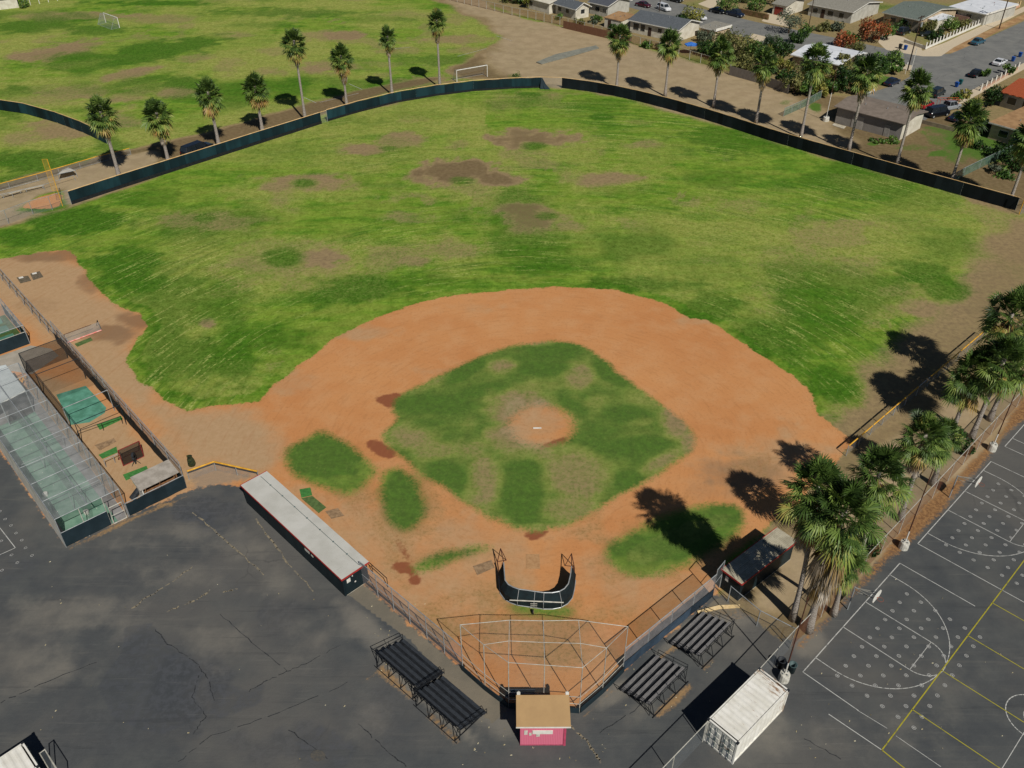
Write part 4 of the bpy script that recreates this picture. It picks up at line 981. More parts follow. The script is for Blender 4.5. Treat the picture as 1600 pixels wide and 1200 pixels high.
# local +y climbs away from the fence
q = U(1003, 1062); place_bleacher(b3, (q.x - .1, q.y + .35), aR + math.pi)
b4 = dup(b3); b4['label'] = 'grey planked bleachers right of backstop, nearer to cream plank'; q = U(1078, 991); place_bleacher(b4, (q.x - .1, q.y + .35), aR + math.pi)
slab('plank', 'long cream plank lying on the ground near shaded dugout', 'plank', [(1089, 956), (1123, 947), (1156, 946), (1156, 950), (1124, 952), (1091, 960)], .12, 'cream')

# ------------------------------------------------------------------ containers


def container(L, W, Hh, rusty=True):
    t = thing('shipping_container', '', 'shipping container', (0, 0, 0))
    k = NB('container_paint'); n = k.noise(.9, 6, .65)
    c = k.mix(k.step(n, .35, .65), lin('#e2e0d8'), lin('#d2cfc4'))
    sep = k.n('ShaderNodeSeparateXYZ'); k.l(k.coord(), sep.inputs[0])
    mp = k.n('ShaderNodeMapping'); mp.inputs['Scale'].default_value = (5, .8, 1); k.l(k.coord(), mp.inputs[0])
    rust = k.step(k.math('ADD', k.noise(1.1, 6, .7, mp.outputs[0]), k.step(sep.outputs[0], L * .18, L * .55, 0, .14)), .61, .70)
    c = k.mix(k.math('MULTIPLY', rust, .9 if rusty else .25), c, k.mix(n, lin('#7a5638'), lin('#9a7650'))); k.color(c)
    k.b.inputs['Roughness'].default_value = .6
    body = MB(); a, b_, h = L / 2, W / 2, Hh
    # corrugated side walls
    for s in (-1, 1):
        n_ = int(L / .14); pts = []
        for i in range(n_ + 1): pts.append((-a + L * i / n_, s * (b_ - (.035 if (i // 2) % 2 else 0))))
        for p_, q_ in zip(pts[:-1], pts[1:]):
            f = [(p_[0], p_[1], .15), (q_[0], q_[1], .15), (q_[0], q_[1], h - .1), (p_[0], p_[1], h - .1)]
            body.quad(*(f if s == -1 else f[::-1]))
    n_ = int(W / .14); pts = [(a - (.035 if (i // 2) % 2 else 0), -b_ + W * i / n_) for i in range(n_ + 1)]
    for p_, q_ in zip(pts[:-1], pts[1:]): body.quad((p_[0], p_[1], .15), (q_[0], q_[1], .15), (q_[0], q_[1], h - .1), (p_[0], p_[1], h - .1))
    body.build('side_walls', k.m, t)
    roof = MB(); n_ = int((L - .3) / .11); xs_ = [-a + .15 + (L - .3) * i / n_ for i in range(n_ + 1)]
    for i in range(n_):
        z0 = h - (.03 if (i // 2) % 2 else 0); z1 = h - (.03 if ((i + 1) // 2) % 2 else 0)
        roof.quad((xs_[i], -b_ + .08, z0 - .01), (xs_[i + 1], -b_ + .08, z1 - .01), (xs_[i + 1], b_ - .08, z1 - .01), (xs_[i], b_ - .08, z0 - .01))
    roof.build('roof', k.m, t)
    fr = MB()
    for s in (-1, 1):
        fr.obox((-a, s * b_ - .04, h - .1), (L, 0, 0), (0, .08, 0), (0, 0, .1)); fr.obox((-a, s * b_ - .04, .02), (L, 0, 0), (0, .08, 0), (0, 0, .14))
    for e in (-1, 1):
        fr.obox((e * (a + .012) - .06, -b_, h - .08), (.12, 0, 0), (0, W, 0), (0, 0, .085)); fr.obox((e * (a + .012) - .06, -b_, .025), (.12, 0, 0), (0, W, 0), (0, 0, .14))
    for s in (-1, 1):
        for e in (-1, 1): fr.obox((e * (a + .006) - .07, s * (b_ + .006) - .06, .0), (.14, 0, 0), (0, .12, 0), (0, 0, h))
    fr.build('frame', k.m, t)
    for s in (-1, 1):
        for e in (-1, 1):
            c_ = MB(); c_.box((e * a, s * b_, h - .04), (.19, .17, .12)); c_.build('corner_casting', M['plastic_dark'], t)
    for s in (-1, 1):
        d = MB(); y0_ = .03 if s == 1 else -b_ + .07; wd = b_ - .1
        d.obox((-a - .045, y0_, .17), (.05, 0, 0), (0, wd, 0), (0, 0, h - .27))
        for zz in (.35, .95, 1.55):
            d.obox((-a - .075, y0_ + .08, zz), (.03, 0, 0), (0, wd - .16, 0), (0, 0, .42))
        door = d.build('door', k.m, t)
        for yy in (y0_ + wd * .3, y0_ + wd * .72):
            r_ = MB(); r_.tube((-a - .11, yy, .1), (-a - .11, yy, h - .06), .022, 6); r_.obox((-a - .14, yy, 1.05), (.02, 0, 0), (0, .28, 0), (0, 0, .05)); rod = r_.build('locking_rod', M['plastic_grey'], t)
            rod.parent = door
    return t


ca = container(6.06, 2.44, 2.59); ca['label'] = 'white shipping container with rust streaked ribbed roof beside the court fence'
ca.location = (16.742, 36.150, 0); ca.rotation_euler = (0, 0, 0.739034)
cb_ = container(6.06, 2.44, 2.59, False); cb_['label'] = 'grey white container cut off at bottom left corner'
cc0 = U(35, 1161, 2.59); e1 = (U(60, 1200, 2.59) - cc0).normalized(); e2 = (U(0, 1182, 2.59) - cc0).normalized()
ang = math.atan2(e1.y, e1.x); e1 = V2(e1); e2 = Vector((-e1.y, e1.x, 0)); e2 = e2 if e2.dot(V2(U(0, 1182, 2.59) - cc0)) > 0 else -e2
cen = V2(cc0) + e1 * 1.22 + e2 * 3.03
cb_.location = cen; cb_.rotation_euler = (0, 0, math.atan2(-e2.y, -e2.x) + math.pi)
ra = [U(62, 1177, 2.4), U(70, 1171, 2.4), U(92, 1206, 2.4)]
fence('chain_link_fence', 'short chain link fence beside the container at bottom left corner', [V2(q) for q in ra], 2.4, 'palepipe', 'chain', None, 2.2)


# ------------------------------------------------------------------ light poles in white concrete drums
def drum_pole(px, h, label, r=.42, lean=(0, 0), paint=1.3):
    q = U(*px); t = thing('court_pole', label, 'pole', q, 'poles standing in white concrete drums')
    k = 14; rings = []
    for zz, rr in ((0, r * 1.0), (.08, r * 1.02), (.72, r * .94), (.8, r * .86), (.82, r * .5)):
        rings.append([(q.x + rr * math.cos(2 * math.pi * i / k), q.y + rr * math.sin(2 * math.pi * i / k), zz) for i in range(k)])
    b = MB(); b.rings(rings); b.build('drum', M['whitewash'], t)
    b = MB()
    for i in range(4):
        a = i * math.pi / 2 + .4; b.box((q.x + r * .55 * math.cos(a), q.y + r * .55 * math.sin(a), .87), (.07, .07, .16))
    b.build('anchor', M['galv'], t)
    e = q + Vector((lean[0], lean[1], h)); md = q.lerp(e, (paint + .8) / h)
    MB().tube(z(q, .8), md, .062, 8).build('painted_base', M['white'], t)
    MB().tube(md, e, .058, 8, .04).build('upper_pole', M['rust'], t)


drum_pole((1224, 1062), 9.5, 'tall rusty pole in white drum beside two bins and white container')
drum_pole((1411, 856), 9.5, 'tall rusty pole in white drum by middle basketball court, left of its hoop')
drum_pole((1549, 703), 9.5, 'tall rusty pole in white drum at upper right court edge')
drum_pole((1290, 189), 9.5, 'pale pole in white drum left of grey storage building', .6, paint=4.5)


# bins
def round_bin(px, m_, label):
    q = U(*px); t = thing('trash_bin', label, 'bin', q); k = 14
    def rg(r, zz): return [(q.x + r * math.cos(2 * math.pi * i / k), q.y + r * math.sin(2 * math.pi * i / k), zz) for i in range(k)]
    b = MB(); b.rings([rg(.26, 0), rg(.31, .85), rg(.335, .86), rg(.335, .9), rg(.29, .9), rg(.24, .3)]); b.build('barrel', M[m_], t, True)
    b = MB(); b.rings([rg(.25, .3), rg(.25, .34)]); b.build('liner', M['plastic_dark'], t)


round_bin((1219, 1042), 'plastic_dark', 'dark open trash bin left of tall pole near container')
round_bin((1236, 1049), 'plastic_grey', 'grey green open trash bin right of tall pole near container')


# ------------------------------------------------------------------ basketball hoops
def hoop(px, label):
    q = U(*px); t = thing('basketball_hoop', label, 'basketball hoop', q, 'basketball hoops along the court fence')
    d = cv.copy(); hp = 2.75
    MB().tube(q, z(q, hp), .06, 8).build('pole', M['galv'], t)
    e = q + d * 1.75
    b = MB(); b.tube(z(q, hp - .05), z(e, 3.3), .035, 6); b.tube(z(q, hp - .5), z(e, 2.85), .03, 6)
    b.tube(z(q, hp - .05), z(e + cu * .45, 3.15), .025, 6); b.tube(z(q, hp - .05), z(e - cu * .45, 3.15), .025, 6); b.build('arm', M['palepipe'], t)
    # fan shaped board
    prof = [(-.5, 2.75), (.5, 2.75), (.68, 3.0), (.66, 3.3), (.45, 3.55), (0, 3.66), (-.45, 3.55), (-.66, 3.3), (-.68, 3.0)]
    b = MB(); r0 = [z(e + cu * a, h_) for a, h_ in prof]; r1 = [v_ + d * .05 for v_ in r0]; b.rings([r0, r1]); b.build('backboard', M['white'], t)
    c_ = z(e + d * .35, 3.03); b = MB(); ring = [c_ + Vector((.23 * math.cos(i * math.pi / 8), .23 * math.sin(i * math.pi / 8), 0)) for i in range(17)]
    b.path(ring, .012, 5); b.tube(c_ - d * .23, c_ - d * .31, .03, 5); b.build('rim', mat('orange_rim', lin('#a8542f'), lin('#8d4426'), 4), t)


hoop((1324, 952), 'basketball hoop with white board at nearest court below the palms')
hoop((1483, 777), 'basketball hoop with white board at middle court')


# ------------------------------------------------------------------ palms
def leaf_mat(name, stops, transl=.12):
    k = NB(name); v_ = k.attr('v'); rp = k.n('ShaderNodeValToRGB')
    el = rp.color_ramp.elements
    el[0].position, el[0].color = stops[0][0], (*lin(stops[0][1]), 1); el[1].position, el[1].color = stops[-1][0], (*lin(stops[-1][1]), 1)
    for p_, c_ in stops[1:-1]:
        e_ = el.new(p_); e_.color = (*lin(c_), 1)
    k.l(v_, rp.inputs[0]); k.color(rp.outputs[0])
    k.b.inputs['Roughness'].default_value = .5; k.b.inputs['Specular IOR Level'].default_value = .3
    if transl:
        tr = k.n('ShaderNodeBsdfTranslucent'); k.l(rp.outputs[0], tr.inputs[0]); mx = k.n('ShaderNodeMixShader'); mx.inputs[0].default_value = transl
        k.l(k.b.outputs[0], mx.inputs[1]); k.l(tr.outputs[0], mx.inputs[2]); k.l(mx.outputs[0], k.t.nodes['Material Output'].inputs[0])
    return k.m


M['frond'] = leaf_mat('palm_frond', [(0, '#26391a'), (.3, '#4a632a'), (.55, '#748940'), (.75, '#8f9148'), (.9, '#a08548'), (1, '#8f6f42')])
M['thatch'] = leaf_mat('palm_thatch', [(0, '#46371f'), (.3, '#7a6236'), (.55, '#867354'), (.8, '#978b7c'), (1, '#b3a99b')], 0)
kb = NB('palm_bark'); wv = kb.n('ShaderNodeTexWave', bands_direction='Z'); wv.inputs['Scale'].default_value = 2.3; wv.inputs['Distortion'].default_value = 5; wv.inputs['Detail'].default_value = 3; wv.inputs['Detail Scale'].default_value = 2.5
kb.l(kb.coord(), wv.inputs['Vector'])
kb.color(kb.mix(kb.step(kb.math('ADD', wv.outputs['Fac'], kb.math('MULTIPLY', kb.noise(5, 5), .5)), .45, 1.05), lin('#80756a'), lin('#b8b0a6'))); kb.bump(wv.outputs['Fac'], .06, .8)
M['bark'] = kb.m


def fan(mb, o, d, pet, Rr, ns, spread, droop, val, wid=.11, roll=0.0, fold=.05):
    d = d.normalized(); upv = Vector((0, 0, 1))
    b = d.cross(upv)
    if b.length < .05: b = Vector((1, 0, 0))
    b.normalize(); n = b.cross(d)
    if roll: q = Matrix.Rotation(roll, 3, d); b = q @ b; n = q @ n
    p_ = o + d * pet - Vector((0, 0, droop * pet * .25)); mb.cur = min(1, val + .12)
    mb.quad(o - b * .03, o + b * .03, p_ + b * .02, p_ - b * .02)
    for i in range(ns):
        t = (i / (ns - 1) - .5) * spread; s = d * math.cos(t) + b * math.sin(t); L = Rr * (.72 + .28 * math.cos(t)) * random.uniform(.88, 1.06)
        pr = n.cross(s).normalized(); wv_ = wid * Rr * random.uniform(.8, 1.2)
        sg = -.12 * abs(math.sin(t)) + fold * (1 if i % 2 else -1)
        m1 = p_ + s * L * .5 + n * sg * L * .5 - Vector((0, 0, droop * L * .10)); tip = p_ + s * L * .92 - Vector((0, 0, droop * L * random.uniform(.3, .6)))
        mb.cur = min(1, max(0.001, val + random.uniform(-.1, .1))); mb.quad(p_, m1 + pr * wv_, tip, m1 - pr * wv_)


def crown_mesh(nl, pet, Rr, ns, low=-62, yel=.55):
    mb = MB()
    for i in range(nl):
        f = (i + .5) / nl; el = R(88 - (88 - low) * f ** .95 + random.uniform(-10, 10)); az = i * 2.39996 + random.uniform(-.3, .3)
        d = Vector((math.cos(az) * math.cos(el), math.sin(az) * math.cos(el), math.sin(el)))
        val = min(1, max(.02, random.gauss(  .25 + yel * max(0, f - .42) * 2, .16)))
        if f > .8 and random.random() < yel * .8: val = random.uniform(.75, 1)
        fan(mb, Vector((0, 0, random.uniform(-.3, .15) - f * .6)) + d * .15, d, pet * random.uniform(.6, 1.4), Rr * random.uniform(.8, 1.12), ns, R(random.uniform(190, 250)), .3 + .9 * f * random.uniform(.6, 1.1), val, .95 / ns, random.uniform(-.7, .7), .07)
    return mb


def skirt_mesh(n, length, r0, Rr):
    mb = MB()
    for i in range(n):
        f = i / n; zz = -.55 - length * f; az = i * 2.39996 + random.uniform(-.3, .3); rad = .16
        el = R(random.uniform(-50, -74) - 10 * f); d = Vector((math.cos(az) * math.cos(el), math.sin(az) * math.cos(el), math.sin(el)))
        val = min(1, max(.03, random.gauss(.5 + .25 * f, .25)))
        fan(mb, Vector((math.cos(az) * rad, math.sin(az) * rad, zz)), d, r0 * (1 - .72 * f) * random.uniform(.6, 1.15), Rr * random.uniform(.75, 1.15) * (1 - .35 * f), 7, R(random.uniform(40, 95) * (1 - .4 * f)), .9, val, .055)
    return mb


CR_F = [crown_mesh(104, .95, 1.15, 12, -76).build('crown', M['frond']) for _ in range(4)]
SK_F = [skirt_mesh(110, 2.3, .62, .85).build('skirt', M['thatch']) for _ in range(3)]
CR_N = [crown_mesh(72, 1.1, 1.2, 20, -52, .26).build('crown', M['frond']) for _ in range(4)]
SK_N = [skirt_mesh(90, 2.2, .7, 1.0).build('skirt', M['thatch']) for _ in range(3)]
PROTO = CR_F + SK_F + CR_N + SK_N


def palm(base, h, cr, sk, label, group, r=.24, lean=(0, 0), sc=1.0, sksc=(1, 1), sk_len=1.0):
    base = V2(base); t = thing('palm_tree', label, 'palm tree', base, group); mb = MB(); rings = []
    hc = h - 1.35 * sc; n = 12
    for i in range(n + 1):
        f = i / n; rr = r * (1.35 - .55 * min(1, f * 5) - .12 * f) if f < .2 else r * (.80 - .16 * f)
        c_ = base + Vector((lean[0] * f ** 1.6, lean[1] * f ** 1.6, hc * f)); wob = .02 * math.sin(i * 3.1)
        rings.append([(c_.x + wob + rr * math.cos(2 * math.pi * k / 9), c_.y + rr * math.sin(2 * math.pi * k / 9), c_.z) for k in range(9)])
    mb.rings(rings); mb.build('trunk', M['bark'], t, True)
    top = (lean[0], lean[1], hc); rz = random.uniform(0, 6.28)
    share('crown', cr.data, t, top, rz, (sc, sc, sc * random.uniform(.92, 1.08)))
    if sk: share('skirt', sk.data, t, top, rz + 1, (sksc[0], sksc[0], sksc[1]))
    return t


far = [((185, 271), 150, 'stout skirted palm at path end, leftmost in row behind left field fence', 1, 1.0),
       ((262, 247), 152, 'stout palm with yellowing skirt, second from left behind left field fence', 1.05, 1.15),
       ((341, 221), 121, 'skirted palm next to the parked black car behind left field fence', 1, .9),
       ((409, 197), 113, 'short bushy palm with cast shadow right of it, fourth from left', 1, .7),
       ((476, 179), 42, 'tall palm with long bare trunk left of the fence gap in left field', .95, .95),
       ((541, 156), 66, 'short thick skirted palm just right of the fence gap in left field', .95, 1.2),
       ((612, 139), 38, 'slim tall palm second from right in left field row', .75, .9),
       ((687, 128), 12, 'slim tallest palm next to white soccer goal behind centre field', .82, 1.0),
       ((964, 129), 34, 'palm in front of tan roofed shed, leftmost behind right field fence', 1, 1.1),
       ((1040, 141), 42, 'palm in front of grey roofed house, second behind right field fence', 1, .95),
       ((1116, 158), 56, 'palm in front of big olive tree, third behind right field fence', 1, 1.1),
       ((1183, 182), 72, 'palm before the grey board fence, fourth behind right field fence', 1, 1.15),
       ((1253, 206), 67, 'palm in front of the long white roof behind right field fence', 1.05, .9),
       ((1328, 226), 84, 'leaning palm before left half of storage building', 1, 1.2),
       ((1403, 250), 107, 'palm crossing right end of storage building and the street', 1, .9),
       ((1488, 279), 158, 'dark palm standing in the weedy plot at right', 1.0, 1.1),
       ((1580, 309), 186, 'palm at right picture edge beside end of right field fence', 1.1, 1.0)]
for i, (px, top, lab, sc, sl_) in enumerate(far):
    b_ = U(px[0], px[1], 1.2); b_ = V2(b_); hh = height_to(b_, top + 6)
    dx = 0
    palm(b_, hh, CR_F[i % 4], SK_F[i % 3], lab, 'palms in rows behind the outfield fence', .36 if i < 4 else .29, (0, 0), sc * 1.28, (sc * 1.2, sl_ * 1.3), sl_)


def near(px, crown_px, ctop, cr, sk, label, sc, r=.24, sksc=(1, 1)):
    b_ = V2(U(*px)); hh = height_to(b_, ctop)
    # horizontal lean so that the crown stands where it is seen
    best = U(crown_px[0], crown_px[1], hh - 1.35); ln = V2(best) - b_
    ln = ln if ln.length < 2.5 else ln.normalized() * 2.5
    palm(b_, hh, cr, sk, label, 'palms between the ball field and the courts', r, (ln.x, ln.y), sc, sksc)


near((1238, 968), (1262, 775), 708, CR_N[0], SK_N[0], 'tallest leaning palm beside shaded dugout, left of its twin', 1.14, .25, (1.25, 1.7))
near((1262, 985), (1308, 830), 735, CR_N[1], SK_N[1], 'tall palm with ragged grey skirt beside corner of the court fence', 1.22, .34, (1.5, 2.6))
near((1302, 960), (1318, 868), 822, CR_N[1], SK_N[0], 'low yellowing palm hugging the court fence under the tall pair', .9, .26, (1.0, .7))
near((1340, 878), (1372, 738), 690, CR_N[2], SK_N[2], 'bushy palm right behind the tall pair by shaded dugout', 1.15, .25, (1.0, .9))
near((1405, 813), (1437, 690), 634, CR_N[3], SK_N[0], 'leaning palm with thick grey skirt near middle court pole', 1.02, .27, (1.2, 1.2))
near((1457, 757), (1475, 680), 648, CR_N[0], SK_N[1], 'short palm crowded against the leaning palm by middle court', .85, .3, (.9, .8))
def upright(px, h, cr, sk, label, sc, r, sksc, lean=(.2, .1)):
    palm(U(*px), h, cr, sk, label, 'palms between the ball field and the courts', r, lean, sc, sksc)


upright((1487, 676), 9.6, CR_N[1], SK_N[2], 'palm with orange brown skirt, left of the three crowns at upper right', 1.22, .28, (1.35, 1.2))
upright((1517, 686), 11.6, CR_N[2], SK_N[0], 'palm with grey trunk, middle of the three crowns at upper right', 1.22, .3, (1.2, 1.1))
upright((1546, 656), 9.3, CR_N[3], SK_N[1], 'short dark palm beside the court fence, right of three crowns', 1.18, .3, (1.1, .8))
upright((1532, 612), 12.0, CR_N[0], SK_N[2], 'tall palm at right picture edge above the yellow capped fence', 1.4, .26, (1.0, .9))
for o in PROTO: bpy.data.objects.remove(o)


# ------------------------------------------------------------------ leafy trees and bushes
def crown(mb, c, rad, n, leaf, clumps=14, flat=.75):
    cl = []
    for i in range(clumps):
        d = Vector((random.gauss(0, 1), random.gauss(0, 1), random.gauss(0, .8))).normalized(); k = random.uniform(.45, .95)
        cl.append((c + Vector((d.x * rad * k, d.y * rad * k, d.z * rad * flat * k)), rad * random.uniform(.26, .46), random.uniform(.15, .85)))
    for i in range(n):
        q, r_, v_ = random.choice(cl); d = Vector((random.gauss(0, 1), random.gauss(0, 1), random.gauss(0, 1))).normalized()
        p_ = q + d * r_ * random.uniform(.5, 1.08); s = leaf * random.uniform(.6, 1.3)
        a = Vector((random.gauss(0, 1), random.gauss(0, 1), random.gauss(0, 1) + .3)).normalized(); b_ = a.orthogonal().normalized(); e = a.cross(b_)
        mb.cur = min(1, max(.01, v_ + random.uniform(-.25, .25))); mb.quad(p_ - b_ * s, p_ - e * s * .55, p_ + b_ * s, p_ + e * s * .55)


LM = dict(olive=leaf_mat('olive_leaves', [(0, '#3c4420'), (.5, '#66693a'), (1, '#8f8a50')]),
          dark=leaf_mat('dark_leaves', [(0, '#16290f'), (.5, '#284119'), (1, '#3f5c24')]),
          green=leaf_mat('green_leaves', [(0, '#263f15'), (.5, '#47662a'), (1, '#71893c')]),
          red=leaf_mat('rusty_red_leaves', [(0, '#4c4a22'), (.4, '#8a4a2c'), (1, '#b06038')]),
          grey=leaf_mat('grey_green_leaves', [(0, '#3a4434'), (.5, '#5a6450'), (1, '#7b8268')]),
          yellow=leaf_mat('yellow_green_leaves', [(0, '#4b5420'), (.5, '#7d8136'), (1, '#a89a55')]))
M['wood'] = mat('tree_bark', lin('#5b4a3a'), lin('#43362a'), 4, .95)


def tree(px, h, rad, kind, label, name='tree', n=900, leaf=.24, cat='tree', flat=.75, group=None):
    q = U(*px); t = thing(name, label, cat, q, group); c_ = q + Vector((0, 0, h - rad * flat)); mb = MB()
    if name == 'tree':
        f = q + Vector((0, 0, max(.6, (h - rad) * .55))); mb.tube(q, f, .2, 7, .13)
        for i in range(5):
            a = i * 1.3; mb.tube(f, c_ + Vector((math.cos(a) * rad * .55, math.sin(a) * rad * .55, random.uniform(-.1, .4) * rad)), .1, 5, .03)
        mb.build('trunk', M['wood'], t)
    else:
        for i in range(5):
            a = i * 1.3; mb.tube(q, c_ + Vector((math.cos(a) * rad * .6, math.sin(a) * rad * .6, 0)), .04, 4, .015)
        mb.build('stem', M['wood'], t)
    mb = MB(); crown(mb, c_, rad, n, leaf, 18 if name == 'tree' else 9, flat); mb.build('crown', LM[kind], t)


tree((1082, 36), 4.8, 3.0, 'yellow', 'round olive yellow street tree in front of white car')
tree((1135, 22), 4.5, 2.8, 'green', 'green tree shading the far kerb by brown hedge')
tree((1145, 96), 7.0, 4.2, 'olive', 'large olive green tree behind third palm of right row', n=1800)
tree((1182, 100), 5.0, 2.8, 'green', 'green bushy tree right of the large olive tree')
tree((1232, 52), 5.5, 3.2, 'grey', 'grey green tree on driveway by pale roofed house')
tree((1208, 100), 5.6, 2.6, 'dark', 'dense dark green tree at left end of long white roof', n=1600)
tree((1222, 100), 4.6, 2.2, 'dark', 'dark tree tucked against the long white roof')
tree((1258, 58), 3.0, 1.7, 'green', 'small green tree beside the thin utility pole')
tree((1362, 66), 6.0, 3.8, 'red', 'big rusty red tree in front of green roofed house', n=2000)
tree((1318, 74), 3.8, 2.8, 'red', 'smaller rusty red tree behind the long white roof', n=1200)
tree((1385, 62), 4.0, 2.2, 'green', 'green tree at right side of the rusty red tree')
tree((1335, 84), 3.0, 2.0, 'olive', 'olive bush tree at upper edge of long white roof')
tree((1395, 98), 2.2, 2.6, 'green', 'low green hedge beside street corner', 'bush', 900, cat='hedge', flat=.5)
tree((1365, 100), 2.4, 2.2, 'green', 'hedge bush right of long white roof gable', 'bush', 700, cat='bush', flat=.6)
tree((1396, 116), 3.0, 1.6, 'green', 'small fan palm like shrub at street corner lawn', 'bush', 400, .34, cat='shrub')
tree((1362, 130), 5.0, 2.2, 'dark', 'dark leafy tree behind leaning palm by the street')
tree((1372, 128), 4.0, 1.8, 'green', 'green shrub tree right beside parked black car')
tree((1318, 142), 4.6, 2.6, 'dark', 'dark dense tree behind the pale drum pole', n=1400)
tree((1340, 148), 3.6, 2.0, 'dark', 'dark tree touching left roof end of storage building')
tree((1316, 118), 4.5, 1.8, 'olive', 'olive tree against front of long white roof')
tree((1288, 130), 4.0, 2.4, 'yellow', 'yellow green tree in front of the white roofed house', n=1100)
tree((1302, 146), 3.0, 1.8, 'green', 'green bush tree beside pale drum pole')
tree((1248, 124), 3.5, 2.4, 'olive', 'olive shrub tree left of white roof palm')
tree((1220, 118), 3.6, 2.2, 'yellow', 'yellowish shrub tree by grey board fence')
tree((1240, 146), 3.4, 2.2, 'olive', 'ragged olive bush at corner of grey board fence')
tree((1262, 150), 3.2, 2.0, 'green', 'green bush behind the green chain link fence')
tree((1480, 48), 3.4, 2.4, 'green', 'green tree behind white picket wall')
tree((1447, 52), 3.2, 2.2, 'olive', 'olive green tree in the walled corner yard', n=1100)
tree((1525, 30), 3.0, 2.0, 'dark', 'dark bush beside pinkish yard wall')
tree((1545, 24), 3.0, 1.8, 'red', 'reddish bush beside pinkish yard wall')
tree((1548, 166), 3.6, 2.1, 'dark', 'round clipped dark green tree by tile roofed house', n=1700, leaf=.2)
tree((1492, 158), 1.6, 1.4, 'green', 'low green bush on kerb near parked red car', 'bush', 400, cat='bush')
tree((1508, 152), 1.5, 1.2, 'yellow', 'yellow green bush on kerb by front garden', 'bush', 350, cat='bush')
tree((1540, 120), 1.8, 1.1, 'green', 'small green shrub next to parked black sedan', 'bush', 350, cat='bush')
tree((1574, 116), 2.2, 1.2, 'green', 'little palm shaped shrub on the kerb near white coupe', 'bush', 300, .3, cat='shrub')
tree((1584, 262), 3.6, 2.8, 'dark', 'dark thicket beside right edge palm', n=1300)
tree((1560, 246), 2.4, 2.2, 'dark', 'dark bush at far end of green wire fence')
tree((1590, 236), 4.0, 2.2, 'green', 'green palm like tree at right edge near flat brown roof')
tree((1570, 275), 1.4, 1.6, 'green', 'bright low bush in dry plot near right edge', 'bush', 400, cat='bush')
tree((1554, 270), 1.6, 1.3, 'grey', 'small grey bush in dry plot near right edge', 'bush', 350, cat='bush')
tree((1353, 868), 2.2, 1.3, 'dark', 'dark bush by the court fence below bushy palm', 'bush', 700, .16, cat='bush')
tree((1495, 708), 2.6, 1.5, 'dark', 'dark bush by the court fence beside upper palms', 'bush', 800, .16, cat='bush')
tree((1300, 925), 1.6, .9, 'green', 'small green plant at fence foot under tall palms', 'bush', 400, .14, cat='bush')
tree((815, 6), 3.2, 2.4, 'green', 'green tree at left end of the house row')
tree((825, 12), 3.0, 1.6, 'yellow', 'yellow green bush behind the chain link row fence')
tree((796, 4), 3.0, 2.6, 'olive', 'olive brush at upper end of the chain link row fence')
tree((925, 36), 1.6, 1.6, 'grey', 'grey green shrub in front of white gabled house', 'bush', 400, cat='bush')
tree((932, 34), 1.8, 1.4, 'green', 'green shrub between two gabled houses', 'bush', 400, cat='bush')
tree((872, 30), 1.4, 1.2, 'green', 'small green shrub by fence of first house', 'bush', 300, cat='bush')
tree((1100, 66), 3.0, 2.0, 'grey', 'grey bush beside carport of grey roofed house')
tree((1160, 4), 4.0, 2.6, 'green', 'green tree on far side of street at top edge')
tree((1190, 2), 4.0, 2.6, 'dark', 'dark tree on far side of street at top edge')
tree((38, 12), 2.2, 1.6, 'green', 'green bush beside white picket fence at top left corner', 'bush', 400, cat='bush')
tree((808, 121), .9, 1.3, 'green', 'low green weed clump behind centre field fence', 'bush', 250, .16, cat='weeds')


